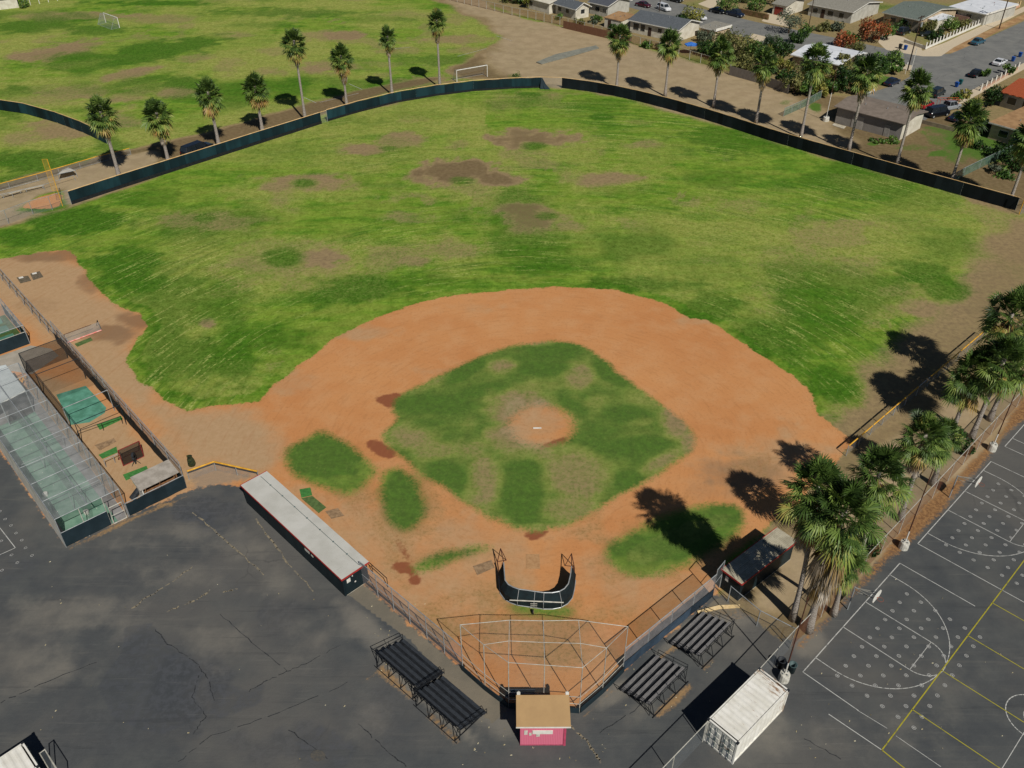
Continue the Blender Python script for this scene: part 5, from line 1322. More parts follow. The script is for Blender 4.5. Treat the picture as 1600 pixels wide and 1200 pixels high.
for px, h_, r_, kd, lab in (
        ((1098, 84), 3.4, 2.2, 'dark', 'dark green tree between carport and blue parasol'), ((1118, 92), 4.2, 2.6, 'green', 'green tree left of large olive tree'), ((1130, 80), 4.4, 2.6, 'olive', 'olive tree behind large olive tree'),
        ((1165, 112), 3.6, 2.4, 'olive', 'olive bush tree above grey board fence'), ((1172, 88), 4.6, 2.8, 'dark', 'dark tree behind green bushy tree by street'), ((1196, 118), 3.2, 2.2, 'green', 'green tree leaning over grey board fence'), ((1200, 84), 4.5, 2.6, 'grey', 'grey green tree next to the street kerb left of white roof'),
        ((1228, 132), 3.0, 2.2, 'dark', 'dark bush at right part of grey board fence'), ((1268, 138), 3.0, 2.2, 'dark', 'dark shrub mass before long white roofed house'), ((1280, 150), 2.6, 1.8, 'yellow', 'yellow green shrub beside green chain link fence'), ((1325, 130), 4.2, 2.4, 'olive', 'olive tree at right front corner of white roofed house'),
        ((1345, 118), 4.4, 2.4, 'dark', 'dark tree at gable end of long white roof'), ((1352, 140), 3.2, 2.2, 'green', 'green shrub tree near white hidden car'), ((1378, 112), 2.8, 2.0, 'dark', 'dark shrub on the corner lawn'), ((1330, 66), 2.6, 2.0, 'green', 'green shrub between the two red trees'),
        ((1288, 48), 2.2, 1.8, 'olive', 'olive shrub in front yard of pale grey roofed house'), ((1306, 48), 2.2, 1.6, 'grey', 'grey shrub in front yard of pale grey roofed house'), ((1245, 66), 2.6, 2.0, 'dark', 'dark shrub on kerb below grey green tree'), ((1410, 44), 2.6, 1.8, 'dark', 'dark shrub by green grey roofed house'), ((1462, 62), 2.2, 2.0, 'dark', 'dark shrub behind white street wall'),
        ((1500, 44), 2.4, 2.0, 'olive', 'olive shrub behind middle of white street wall'), ((1572, 150), 2.0, 1.6, 'olive', 'olive shrub in garden of tile roofed house'), ((1516, 186), 1.8, 1.6, 'green', 'green shrub beside the car yard at right'), ((1530, 205), 2.2, 1.8, 'dark', 'dark shrub at corner of flat brown roof'), ((1505, 226), 1.2, 1.6, 'green', 'low green weed bush in weedy plot'),
        ((1530, 232), 1.2, 1.8, 'dark', 'low dark weed bush in weedy plot'), ((1394, 222), .9, 1.2, 'green', 'small green weed clump by white end wall'), ((1370, 222), .8, 1.3, 'green', 'small green weed clump by grey storage wall'), ((1010, 74), 1.6, 1.5, 'green', 'green shrub by fence below long grey roof'), ((1035, 78), 1.8, 1.5, 'dark', 'dark shrub by fence right of first shrub below grey roof'),
        ((1062, 40), 3.0, 2.0, 'dark', 'dark tree behind long grey roof'), ((905, 38), 1.5, 1.4, 'olive', 'olive shrub under gable of leftmost grey roofed house'), ((958, 46), 1.4, 1.3, 'dark', 'dark shrub left of tan shed'), ((1180, 20), 4.2, 2.8, 'green', 'green tree above brown hedge at top'), ((1215, 8), 4.0, 2.6, 'dark', 'dark tree behind cream garage house')):
    tree(px, h_, r_, kd, lab, n=1000)


# ------------------------------------------------------------------ houses
def house(label, NL, NR, FRc, h, roof, rise, wallm, roofm, eave=.45, wins=(), name='house', trim=None, cat='house', gable_m=None, doors=()):
    NL, NR, FRc = U(*NL), U(*NR), U(*FRc); u = (NR - NL); L = u.length; u.normalize(); v = Vector((-u.y, u.x, 0)); D = (FRc - NR).dot(v)
    if D < 0: v = -v; D = -D
    t = thing(name, label, cat, NL)
    def p(a, c, zz): return NL + u * a + v * c + Vector((0, 0, zz))
    m = MB(); m.obox(p(0, 0, 0), u * L, v * D, (0, 0, h))
    if roof == 'u':
        for a in (0.0, L): m.quad(p(a, 0, h), p(a, D, h), p(a, D / 2, h + rise))
    if roof == 'v':
        for c in (0.0, D): m.quad(p(0, c, h), p(L, c, h), p(L / 2, c, h + rise))
    m.build('wall', wallm, t)
    if gable_m:
        m = MB(); m.obox(p(L + .004, -.01, 0), u * .03, v * (D + .02), (0, 0, h - .05)); m.build('end_wall', gable_m, t)
    m = MB(); e = eave; th = .14
    if roof == 'u':
        k = rise * e / (D / 2)
        for s in (0, 1):
            c0 = -e if s == 0 else D + e
            a = [p(-e, c0, h - k), p(L + e, c0, h - k), p(L + e, D / 2, h + rise), p(-e, D / 2, h + rise)]
            m.rings([[q + Vector((0, 0, .02)) for q in a], [q + Vector((0, 0, th)) for q in a]])
    elif roof == 'v':
        k = rise * e / (L / 2)
        for s in (0, 1):
            a0 = -e if s == 0 else L + e
            a = [p(a0, -e, h - k), p(a0, D + e, h - k), p(L / 2, D + e, h + rise), p(L / 2, -e, h + rise)]
            m.rings([[q + Vector((0, 0, .02)) for q in a], [q + Vector((0, 0, th)) for q in a]])
    else:
        m.rings([[p(-e, -e, h), p(L + e, -e, h), p(L + e, D + e, h + rise), p(-e, D + e, h + rise)], [p(-e, -e, h + th), p(L + e, -e, h + th), p(L + e, D + e, h + rise + th), p(-e, D + e, h + rise + th)]])
    ro = m.build('roof', roofm, t)
    if trim:
        m = MB(); w_ = .05
        if roof == 'v':
            for c in (-e - w_,):
                m.rings([[p(-e, c, h - k - .04), p(-e, c + w_, h - k - .04), p(-e, c + w_, h - k + th + .03), p(-e, c, h - k + th + .03)], [p(L / 2, c, h + rise - .04), p(L / 2, c + w_, h + rise - .04), p(L / 2, c + w_, h + rise + th + .03), p(L / 2, c, h + rise + th + .03)], [p(L + e, c, h - k - .04), p(L + e, c + w_, h - k - .04), p(L + e, c + w_, h - k + th + .03), p(L + e, c, h - k + th + .03)]])
        elif roof == 'u':
            for a in (L + e,):
                m.rings([[p(a, -e, h - k - .04), p(a + w_, -e, h - k - .04), p(a + w_, -e, h - k + th + .03), p(a, -e, h - k + th + .03)], [p(a, D / 2, h + rise - .04), p(a + w_, D / 2, h + rise - .04), p(a + w_, D / 2, h + rise + th + .03), p(a, D / 2, h + rise + th + .03)], [p(a, D + e, h - k - .04), p(a + w_, D + e, h - k - .04), p(a + w_, D + e, h - k + th + .03), p(a, D + e, h - k + th + .03)]])
            m.obox(p(-e, -e - w_, h - k - .04), u * (L + 2 * e), v * w_, (0, 0, th + .07))
        else:
            m.obox(p(-e, -e - w_, h - .06), u * (L + 2 * e), v * w_, (0, 0, th + .1)); m.obox(p(L + e, -e, h - .06), u * w_, v * (D + 2 * e), (0, 0, th + .1 + rise))
        m.build('fascia', trim, t)
    for (side, a, zz, ww, hh) in wins:
        m = MB(); g_ = MB()
        if side == 'n':
            m.obox(p(a - .06, -.05, zz - .06), u * (ww + .12), v * .045, (0, 0, hh + .12)); g_.obox(p(a, -.065, zz), u * ww, v * .012, (0, 0, hh))
        else:
            m.obox(p(L + .005, a - .06, zz - .06), u * .045, v * (ww + .12), (0, 0, hh + .12)); g_.obox(p(L + .053, a, zz), u * .012, v * ww, (0, 0, hh))
        f_ = m.build('window', M['white'], t); g_.build('pane', M['glass'], f_)
    for (side, a, ww, hh, dm) in doors:
        m = MB()
        if side == 'n': m.obox(p(a, -.06, .02), u * ww, v * .055, (0, 0, hh))
        else: m.obox(p(L + .005, a, .02), u * .055, v * ww, (0, 0, hh))
        m.build('door', dm, t)
    for a, c in ((.3, .35), (.62, .4), (.7, .62)):
        zz = h + (rise * (1 - abs(c - .5) * 2) if roof == 'u' else rise * (1 - abs(a - .5) * 2) if roof == 'v' else rise * c)
        m = MB(); m.tube(p(L * a, D * c, zz), p(L * a, D * c, zz + .45), .08, 6); vt = m.build('vent', M['galv'], t); vt.parent = ro
    return t


WW = mat('cream_stucco', lin('#cfcabb'), lin('#bbb5a4'), .8, .9); WG = mat('grey_stucco', lin('#b4b2a8'), lin('#a2a096'), .8, .9); WT = mat('tan_stucco', lin('#b7a58a'), lin('#a3927a'), .8, .9)
RG = mat('grey_shingle', lin('#60656a'), lin('#4c5155'), 3, .95, detail=8, lo=.25, hi=.75); RD = mat('dark_shingle', lin('#565960'), lin('#484b52'), 3, .95, detail=8); RL = mat('pale_shingle', lin('#8f8c82'), lin('#7b786e'), 3, .95, detail=8)
RGG = mat('green_grey_shingle', lin('#6d766f'), lin('#5a635d'), 3, .95, detail=8); RW = mat('white_roofing', lin('#d3d6da'), lin('#c3c7cc'), .8, .8); RB = mat('brown_roofing', lin('#a3825d'), lin('#8d6e4d'), .7, .95)
RT = NB('red_tile'); wv = RT.n('ShaderNodeTexWave', bands_direction='X'); wv.inputs['Scale'].default_value = 1.6
mp = RT.n('ShaderNodeMapping'); mp.inputs['Rotation'].default_value = (0, 0, math.atan2(-1, 1)); RT.l(RT.coord(), mp.inputs[0]); RT.l(mp.outputs[0], wv.inputs[0])
RT.color(RT.mix(RT.step(wv.outputs['Fac'], .3, .7), lin('#a24a2c'), lin('#d0714a'))); RT.bump(wv.outputs['Fac'], .2, .8); RT = RT.m
DD = mat('brown_door', lin('#4a3a30'), lin('#3d3028'), 4)
house('pale house with slate grey roof and gable facing the field, leftmost of row', (868, 22), (899, 31), (918, 26), 2.7, 'u', 1.1, WW, RG, .5, [('n', 1.0, 1.1, 1.2, 1), ('n', 4.0, 1.1, 1.2, 1), ('r', 1.8, 1.2, 1.3, 1)], trim=M['white'])
house('dark roofed house with pale gable end, second of row', (921, 21), (949, 27.5), (982, 18), 2.9, 'u', 1.2, WG, RD, .5, [('n', 2, 1.1, 1.4, 1), ('n', 4.6, 1.1, 1.2, 1)], trim=M['white'])
house('tan roofed garden shed with white side wall between houses', (944, 42), (970, 48), (985, 40), 2.2, 'f', .5, WW, RB, .15, [], name='shed', cat='shed', doors=[('n', 1.2, .9, 1.9, DD)])
house('long grey roofed house with white end wall behind second palm', (984, 50), (1058, 66), (1092, 54), 2.9, 'u', 1.3, WW, RG, .5, [('n', 1.0, .9, 1.6, 1.4), ('n', 3.2, .9, 1.2, 1.4), ('n', 8.2, 1.3, 1.1, .9), ('n', 10.5, 1.3, 1.1, .9)], trim=M['white'], doors=[('n', 5.4, .9, 2.0, DD)])
house('low grey carport with flat sloping roof beside the grey roofed house', (1093, 58), (1116, 64), (1128, 55), 2.3, 'f', .4, WT, RL, .3, [], name='carport', cat='carport', trim=M['white'])
house('long low house with bright white roof behind right field palms', (1236, 106), (1306, 122), (1348, 104), 2.8, 'u', .7, WT, RW, .5, [('n', 2, 1, 1.5, 1.1), ('n', 6, 1, 1.5, 1.1), ('r', 2, 1.1, 1.4, 1)], trim=M['white'])
house('wide pale grey roofed house above the grey green tree', (1262, 24), (1328, 37), (1366, 20), 2.8, 'u', 1.1, WG, RL, .5, [('n', 1.2, 1, 1.4, 1.1), ('n', 5.4, 1, 1.6, 1.1), ('n', 8.6, 1, 1.3, 1.1)], trim=M['white'], doors=[('n', 3.6, 1.0, 2.1, DD)])
house('green grey roofed house behind the rusty red tree', (1378, 38), (1432, 50), (1472, 28), 2.8, 'u', 1.2, WT, RGG, .5, [('n', 2, 1, 1.4, 1.1), ('n', 5.4, 1, 1.4, 1.1)], trim=M['whitewash'], doors=[('n', 8, 2.4, 2.1, mat('garage_door', lin('#8d8678'), lin('#7d766a'), 2))])
house('white roofed lean-to beside green grey roofed house', (1440, 44), (1458, 49), (1470, 40), 2.4, 'f', .3, WW, RW, .2, [], name='lean_to', cat='shed')
house('house with orange red tile roof at right edge of street', (1561, 166), (1640, 188), (1670, 164), 2.8, 'u', 1.3, WG, RT, .5, [('n', 1.2, .9, 1.7, 1.3), ('n', 4.2, .9, 1.7, 1.3)])
house('flat brown roofed house with grey edge at right, near weedy plot', (1543, 216), (1625, 240), (1664, 212), 2.8, 'f', .1, WT, RB, .5, [('n', 1.6, .9, 1.6, 1.1), ('n', 4.8, .9, 1.4, 1.1)], trim=M['whitewash'])
house('low white roofed house with clutter behind pinkish yard wall', (1478, 28), (1535, 40), (1560, 20), 2.6, 'f', .2, WG, RW, .3, [('n', 1.5, 1, 1.2, 1), ('n', 5, 1, 1.4, 1)], trim=M['white'])
house('pale house cut off by top edge behind first tree', (822, 12), (858, 22), (884, 10), 2.6, 'u', 1.0, WW, WW, .4, [('n', 1.5, 1, 1.2, 1)])
house('pale house corner with blue tarp at top left corner', (-40, 20), (30, 12), (24, 0), 2.6, 'f', .2, WW, RL, .4, [('n', 3, 1, 1.2, 1)])
house('cream and red garage house at top edge left of grey green tree', (1206, 22), (1226, 26), (1240, 14), 2.6, 'u', .9, WW, RL, .4, [], doors=[('n', .6, 2.4, 2.0, mat('red_door', lin('#8a3a30'), lin('#7a3229'), 3))])
sg = mat('taupe_roofing', lin('#7d7268'), lin('#70665c'), 1.2, .95); sw = mat('shaded_grey_wall', lin('#8f8a84'), lin('#837e78'), .6, .9)  # storage wall grey is darkened to stand for shade on its near side
st = house('taupe roofed grey storage building with white end wall near right field fence', (1304, 192), (1405, 219), (1431, 199), 3.1, 'u', .6, sw, sg, .55, [], name='storage_building', cat='storage building', gable_m=WW, doors=[('n', 3.2, 2.2, 2.3, mat('roll_door', lin('#a7a29a'), lin('#97928a'), 2)), ('n', 9.5, 1.0, 2.1, mat('steel_door', lin('#9c9890'), lin('#8c8880'), 2))])
slab('concrete_step', 'pale concrete pad in front of storage building', 'concrete pad', [(1303, 193), (1322, 198), (1318, 202), (1300, 196)], .08, 'concrete')


# walls and fences among the houses
def wall(name, label, pts, h, th, m_, cat='wall', posts=None):
    t = thing(name, label, cat, U(*pts[0])); m = MB(); w_ = [U(*q) for q in pts]
    for a, c in zip(w_[:-1], w_[1:]):
        d = (c - a).normalized(); s = Vector((d.y, -d.x, 0)) * th / 2; m.obox(a - s, c - a, s * 2, (0, 0, h))
    m.build('wall', m_, t)
    if posts:
        hp, sp_, pm = posts; pr = None
        for q in along(w_, sp_):
            if pr is None:
                b = MB(); b.box((0, 0, hp / 2), (.22, .22, hp)); b.box((0, 0, hp + .03), (.28, .28, .06)); b.v = [(x + OFF[t.name].x, y + OFF[t.name].y, zz) for x, y, zz in b.v]; pr = o = b.build('pillar', pm, t)
            else: o = pr.copy(); COL.objects.link(o); o.parent = t
            o.location = q - w_[0]
        m = MB()
        for a, c in zip(w_[:-1], w_[1:]):
            d = (c - a).normalized(); n_ = int((c - a).length / .28)
            for i in range(n_):
                q = a.lerp(c, i / n_); m.tube(q + Vector((0, 0, h)), q + Vector((0, 0, hp - .15)), .018, 4)
            m.tube(a + Vector((0, 0, hp - .15)), c + Vector((0, 0, hp - .15)), .03, 4)
        m.build('railing', M['picket_dark'], t)
    return t


wall('garden_wall', 'low white street wall with white pillars and dark railing', [(1446, 77), (1536, 37)], .5, .2, M['white'], posts=(1.5, 1.8, M['white']))
wall('garden_wall', 'low pink street wall with pillars continuing uphill from the white wall', [(1537, 36), (1592, 11)], .6, .2, mat('pink_wall', lin('#c9a08a'), lin('#b98f79'), 1), posts=(1.5, 2.0, M['cream']))
wall('garden_wall', 'white yard wall turning from street wall to driveway', [(1446, 77), (1412, 66)], .7, .2, M['white'])
wall('garden_wall', 'pinkish brown block wall in front of cluttered white roofed house', [(1476, 28), (1512, 36)], 1.4, .2, mat('mauve_wall', lin('#9a7d74'), lin('#8a6e66'), 1))
wall('garden_wall', 'white pillared front wall on near kerb by tile roofed house', [(1532, 142), (1590, 108)], .5, .2, mat('rose_wall', lin('#b0907c'), lin('#9f806d'), 1), posts=(1.4, 2.6, M['white']))
wall('board_fence', 'weathered grey board fence between bare ground and bushes', [(1139, 117), (1182, 129), (1231, 147)], 1.9, .06, mat('grey_boards', lin('#7b746c'), lin('#655e57'), 3, .95, stretch=(6, 6, .4)), 'fence')
wall('board_fence', 'reddish brown board fence behind chain link at house row', [(880, 44), (940, 58), (986, 68)], 1.8, .05, mat('brown_boards', lin('#7d5a44'), lin('#644634'), 3, .95, stretch=(6, 6, .4)), 'fence')
wall('hedge_wall', 'brown hedge like wall along far side of the street', [(1150, 20), (1200, 31)], 1.3, .5, mat('brown_hedge', lin('#7e6248'), lin('#5d5230'), 1.5, .95, lo=.4, hi=.6), 'hedge')
wall('garden_wall', 'low block wall below the weedy car yard', [(1437, 192), (1492, 206)], .7, .2, mat('brown_block', lin('#8a7e6a'), lin('#756a58'), 1))
fence('chain_link_fence', 'chain link fence with pale posts between bare ground and houses', [U(640, -14), U(760, 14), U(800, 24), U(850, 34), U(900, 45), U(940, 55), U(1000, 72), U(1060, 88), U(1112, 104), U(1140, 116)], 2.0, 'palepipe', 'chain_brown', None, 2.9, post_r=.07)
fence('chain_link_fence', 'green chain link fence jutting from bare ground to the storage lot', [U(1224, 182), U(1262, 165), U(1282, 154)], 1.6, 'galv', 'chain_green', None, 3)
fence('chain_link_fence', 'green wire fence crossing the weedy plot at right', [U(1491, 284), U(1504, 276), U(1578, 240)], 1.6, 'galv', 'chain_green', None, 6)
fence('picket_fence', 'white post fence at top left corner behind the far pitch', [U(36, 12), U(48, 8), U(62, 6), U(90, 1)], 1.5, 'white', None, None, 2.2, post_r=.09, rail_r=.06)
b = MB(); b.prism([U(0, 13), U(14, 13), U(10, 6), U(0, 6)], .8, .95); b.box(U(6, 12) + Vector((0, 0, .4)), (.1, .1, .8)); tag(b.build('blue_tarp', M['tarp_blue']), 'blue tarp over yard clutter at top left corner', 'tarp')


# parasol
q = U(1078, 84); t = thing('parasol', 'blue square parasol in back yard behind second palm', 'parasol', q)
MB().tube(q, z(q, 2.4), .04, 6).build('pole', M['galv'], t)
b = MB(); r_ = 1.5
ring = [(q.x + r_ * math.cos(math.pi / 4 + i * math.pi / 4), q.y + r_ * math.sin(math.pi / 4 + i * math.pi / 4), 2.1 + (.12 if i % 2 else 0)) for i in range(8)]
b.add(ring + [(q.x, q.y, 2.65)], [[i, (i + 1) % 8, 8] for i in range(8)]); b.add([(x, y, zz - .18) for x, y, zz in ring] + ring, [[i, (i + 1) % 8, 8 + (i + 1) % 8, 8 + i] for i in range(8)])
b.build('canopy', M['tarp_blue'], t)


# utility poles
def upole(px, h, label, arms=True, r=.15):
    q = U(*px); t = thing('utility_pole', label, 'utility pole', q)
    MB().tube(q, z(q, h), r, 8, r * .7).build('pole', M['polewood'], t)
    if arms:
        d = Vector((.75, .66, 0))
        for zz, ln in ((h - .4, 1.3), (h - 1.2, 1.0)):
            b = MB(); b.obox(z(q, zz) - d * ln - Vector((.06, -.06, 0)), d * 2 * ln, Vector((.12, -.12, 0)), (0, 0, .12))
            for k in (-.9, -.5, .5, .9): b.tube(z(q, zz + .12) + d * ln * k, z(q, zz + .3) + d * ln * k, .04, 5)
            b.build('crossarm', M['polewood'], t)
        b = MB(); c_ = z(q, h - 2.2) + Vector((.38, -.1, 0)); b.tube(c_, c_ + Vector((0, 0, .9)), .22, 10); b.build('transformer', M['galv'], t)


upole((1418, 110), 11.3, 'utility pole with crossarms and transformer at street corner')
upole((1561, 45), 9.5, 'utility pole on brown parkway strip near top right')
upole((1263, 44), 10, 'thin dark utility pole by grey green tree', False, .11)
upole((1030, 18), 8, 'short dark utility pole in front of white SUV', False, .11)
m = MB(); q = U(1423, 112); m.tube(q, z(q, 5), .06, 6); tag(m.build('white_conduit', M['white']), 'thin white pole beside utility pole at street corner', 'pole')
m = MB(); q = U(1414, 116); m.tube(q, z(q, 2.2), .05, 6); m.box(z(q, 2.3), (.3, .04, .4), .7); tag(m.build('street_marker', M['white']), 'small white sign post at street corner kerb', 'sign')


# cars
def paint(name, c, rough=.25):
    k = NB(name); k.b.inputs['Roughness'].default_value = rough; k.b.inputs['Specular IOR Level'].default_value = .5
    k.color(k.mix(k.step(k.noise(1.2, 4), .3, .7), c, [x * .88 for x in c])); k.b.inputs['Coat Weight'].default_value = .4; return k.m


def car(p0, p1, style, pm, label, group='cars parked along the street'):
    a, c = U(*p0), U(*p1); d = (c - a).normalized(); ang = math.atan2(d.y, d.x); q = a.lerp(c, .5)
    L, W, Hb, Hr, hood, trunk = dict(sedan=(4.6, 1.78, .88, 1.42, 1.15, .95), suv=(4.6, 1.85, 1.02, 1.72, 1.05, .12), coupe=(4.6, 1.82, .85, 1.32, 1.45, .75), van=(5.0, 1.95, 1.15, 1.95, .8, .1), pickup=(5.3, 1.9, 1.0, 1.75, 1.2, 1.8), hatch=(4.1, 1.75, .9, 1.48, .95, .3))[style]
    t = thing('parked_car', label, 'car', (0, 0, 0), group); hl, hw = L / 2, W / 2
    st_ = [(-hl, .45, Hb * .82, hw * .82), (-hl + .12, .28, Hb * .97, hw * .94), (-hl + trunk * .6 + .2, .22, Hb, hw), (0, .2, Hb, hw), (hl - hood, .22, Hb, hw), (hl - hood * .35, .24, Hb * .92, hw * .97), (hl - .12, .28, Hb * .82, hw * .9), (hl, .42, Hb * .68, hw * .78)]
    rg = []
    for x, lo, hi, ww in st_:
        rg.append([(x, -ww * .92, lo), (x, -ww, lo + .16), (x, -ww, hi - .16), (x, -ww * .88, hi), (x, ww * .88, hi), (x, ww, hi - .16), (x, ww, lo + .16), (x, ww * .92, lo)])
    m = MB(); m.rings([r_[::-1] for r_ in rg]); m.build('body', pm, t)
    x0, x1 = -hl + trunk, hl - hood
    f0, f1 = x0 + (.55 if style in ('sedan', 'coupe') else .25), x1 - (.75 if style not in ('van', 'suv', 'pickup') else .55)
    if style == 'pickup': x0 = -hl + 1.9; f0 = x0 + .12
    bw, tw = hw * .9, hw * .74; cb__ = [(x0, -bw, Hb - .02), (x1, -bw, Hb - .02), (x1, bw, Hb - .02), (x0, bw, Hb - .02)]; ct = [(f0, -tw, Hr - .05), (f1, -tw, Hr - .05), (f1, tw, Hr - .05), (f0, tw, Hr - .05)]
    m = MB(); m.rings([cb__, ct]); m.build('windows', M['glass'], t)
    m = MB(); m.rings([ct, [(f0 + .04, -tw + .06, Hr), (f1 - .06, -tw + .06, Hr), (f1 - .06, tw - .06, Hr), (f0 + .04, tw - .06, Hr)]])
    for i in range(4): m.tube(cb__[i], ct[i], .05, 5)
    xm = (x0 + x1) / 2; fm = (f0 + f1) / 2
    for s in (-1, 1): m.tube((xm, s * bw, Hb - .02), (fm, s * tw, Hr - .05), .045, 5)
    m.build('roof', pm, t)
    if style == 'pickup':
        m = MB(); m.obox((-hl + .15, -hw + .16, Hb + .004), (1.65, 0, 0), (0, W - .32, 0), (0, 0, .012)); m.build('cargo_bed', M['plastic_dark'], t)
    for sx in (-hl + .82, hl - .88):
        for s in (-1, 1):
            m = MB(); m.tube((sx, s * (hw - .2), .32), (sx, s * (hw + .01), .32), .32, 14); wh = m.build('wheel', M['tyre'], t)
            m = MB(); m.tube((sx, s * (hw - .02), .32), (sx, s * (hw + .02), .32), .19, 10); m.build('rim', M['galv'], wh)
    for s in (-1, 1):
        m = MB(); m.box((hl - .06, s * hw * .62, Hb * .62), (.14, .34, .14)); m.build('headlight', M['lamp'], t)
        m = MB(); m.box((-hl + .05, s * hw * .66, Hb * .74), (.12, .3, .14)); m.build('taillight', M['lampred'], t)
        m = MB(); m.box((x1 - .35, s * (hw + .06), Hb + .05), (.16, .16, .12)); m.build('mirror', pm, t)
    for e in (-1, 1):
        m = MB(); m.box((e * (hl - .02), 0, .42), (.1, W * .8, .16)); m.build('bumper', M['plastic_dark'] if style in ('pickup', 'van') else pm, t)
    t.location = q; t.rotation_euler = (0, 0, ang)
    return t


PB = paint('black_paintwork', lin('#14171b')); PW = paint('white_paintwork', lin('#d4d6d8')); PN = paint('navy_paintwork', lin('#182338')); PT = paint('teal_paintwork', lin('#2f5a6c')); PM = paint('maroon_paintwork', lin('#4a1420')); PR = paint('red_paintwork', lin('#9a1a20')); PG = paint('green_black_paintwork', lin('#1a2322')); PS = paint('silver_grey_paintwork', lin('#8a9096'))
car((1514, 73), (1540, 64), 'sedan', PT, 'teal sedan parked by parkway of walled corner yard')
car((1547, 107), (1575, 94), 'coupe', PW, 'white two door coupe parked by near kerb')
car((1512, 124), (1536, 113), 'sedan', PB, 'black sedan parked on near kerb, beside small green shrub')
car((1382, 137), (1404, 127), 'sedan', PN, 'dark navy sedan parked by corner lawn')
car((1450, 156), (1476, 143), 'suv', PG, 'black green SUV half behind the palm at street end')
car((1434, 172), (1456, 163), 'hatch', PR, 'bright red car parked at dead end by storage building', 'cars crowded near storage building')
car((1446, 184), (1480, 178), 'van', PB, 'big black van parked above the weedy plot', 'cars crowded near storage building')
car((1466, 174), (1496, 168), 'pickup', PS, 'grey pickup with orange ladder rack behind black van', 'cars crowded near storage building')
car((1484, 192), (1506, 182), 'sedan', PN, 'dark blue sedan half hidden by palm next to black van', 'cars crowded near storage building')
car((1340, 150), (1362, 143), 'sedan', PW, 'white car hidden behind storage building roof')
car((1400, 57), (1422, 49), 'suv', PB, 'black SUV on brick driveway of green roofed house', 'cars on driveways')
car((1440, 56), (1462, 58), 'sedan', PG, 'dark green car in walled corner yard under olive tree', 'cars on driveways')
car((994, 8), (1016, 13), 'sedan', PM, 'maroon car on street behind long grey roof')
car((1026, 12), (1048, 20), 'suv', PW, 'white SUV on street behind short utility pole')
car((1084, 27), (1102, 33), 'hatch', PW, 'white hatchback half hidden under olive yellow street tree')
car((1136, 22), (1160, 28), 'pickup', PN, 'dark blue pickup on far kerb of the street')
car((1044, 0), (1066, 5), 'suv', PB, 'black SUV at top edge beside street tree')
car((1112, 18), (1130, 22), 'sedan', PB, 'dark sedan in shade of green tree on far kerb')
bc_ = car((284, 240), (332, 222), 'suv', PB, 'black car parked right behind left field fence between two palms', None)
bc_.location = V2(U(309, 236, .3)); bc_.location.z = 0; bc_.scale = (1.32, 1.1, 1.1)
# rack on the pickup
q = U(1478, 170); m = MB()
for s in (-.6, .6):
    m.tube(q + Vector((-2, s, 1.95)), q + Vector((2.2, s, 1.95)), .05, 5)
for k in range(5): m.tube(q + Vector((-1.8 + k * .9, -.6, 1.95)), q + Vector((-1.8 + k * .9, .6, 1.95)), .04, 5)
for sx in (-1.8, 1.8):
    for s in (-.6, .6): m.tube(q + Vector((sx, s, .6)), q + Vector((sx, s, 1.95)), .04, 5)
tag(m.build('ladder_rack', mat('orange_rack', lin('#b3532f'), lin('#9a4526'), 3)), 'orange ladder rack above the grey pickup', 'rack')


# wheelie bins
def wheelie(px, m_, label, rz=.7):
    t = thing('wheelie_bin', label, 'bin', (0, 0, 0), 'wheelie bins on the kerb'); m = MB()
    m.rings([[(-.24, -.26, .08), (.24, -.26, .08), (.24, .26, .08), (-.24, .26, .08)], [(-.3, -.34, .95), (.3, -.34, .95), (.3, .34, .95), (-.3, .34, .95)]]); m.build('body', M[m_], t)
    m = MB(); m.rings([[(-.33, -.37, .955), (.33, -.37, .955), (.33, .37, .99), (-.33, .37, .99)], [(-.3, -.33, 1.02), (.3, -.33, 1.02), (.3, .33, 1.07), (-.3, .33, 1.07)]]); m.build('lid', M[m_], t)
    for s in (-1, 1):
        m = MB(); m.tube((s * .26, .26, .11), (s * .3, .26, .11), .11, 10); m.build('wheel', M['tyre'], t)
    t.location = U(*px); t.rotation_euler = (0, 0, rz)


wheelie((1582, 96), 'plastic_blue', 'blue bin next to white coupe, nearer the coupe'); wheelie((1593, 89), 'plastic_blue', 'blue bin on kerb, farthest up the street')
wheelie((1494, 136), 'plastic_blue', 'blue bin at kerb near black green SUV'); wheelie((1500, 132), 'plastic_teal', 'teal bin right of blue bin at kerb')
wheelie((1414, 78), 'plastic_blue', 'blue bin at driveway of walled corner yard'); wheelie((1406, 76), 'plastic_dark', 'dark bin beside blue bin at driveway of corner yard')


# ------------------------------------------------------------------ soccer goals
def goal(bl_, br_, back, label):
    a, c = U(*bl_), U(*br_); d = (c - a); d = d.normalized(); c = a + d * 7.32; n = Vector((-d.y, d.x, 0)) * back
    t = thing('soccer_goal', label, 'soccer goal', a)
    MB().path([a, z(a, 2.44), z(c, 2.44), c], .085, 8).build('goal_frame', M['white'], t)
    m = MB()
    for q in (a, c): m.path([z(q, 2.44), z(q + n * .4, 2.4), q + n, q], .035, 6)
    m.tube(a + n, c + n, .035, 6); m.build('back_frame', M['galv'], t)
    m = MB(); m.quad(z(a, 2.44), z(c, 2.44), z(c + n * .4, 2.4), z(a + n * .4, 2.4)); m.quad(z(a + n * .4, 2.4), z(c + n * .4, 2.4), c + n, a + n)
    for q in (a, c): m.quad(q, z(q, 2.44), z(q + n * .4, 2.4), q + n)
    m.build('net', M['chain'], t)


goal((165.6, 35.6), (188.5, 44), -2.2, 'white soccer goal out on the far upper left pitch')
goal((714, 128.5), (767, 119), 2.0, 'white soccer goal just behind the centre field fence')
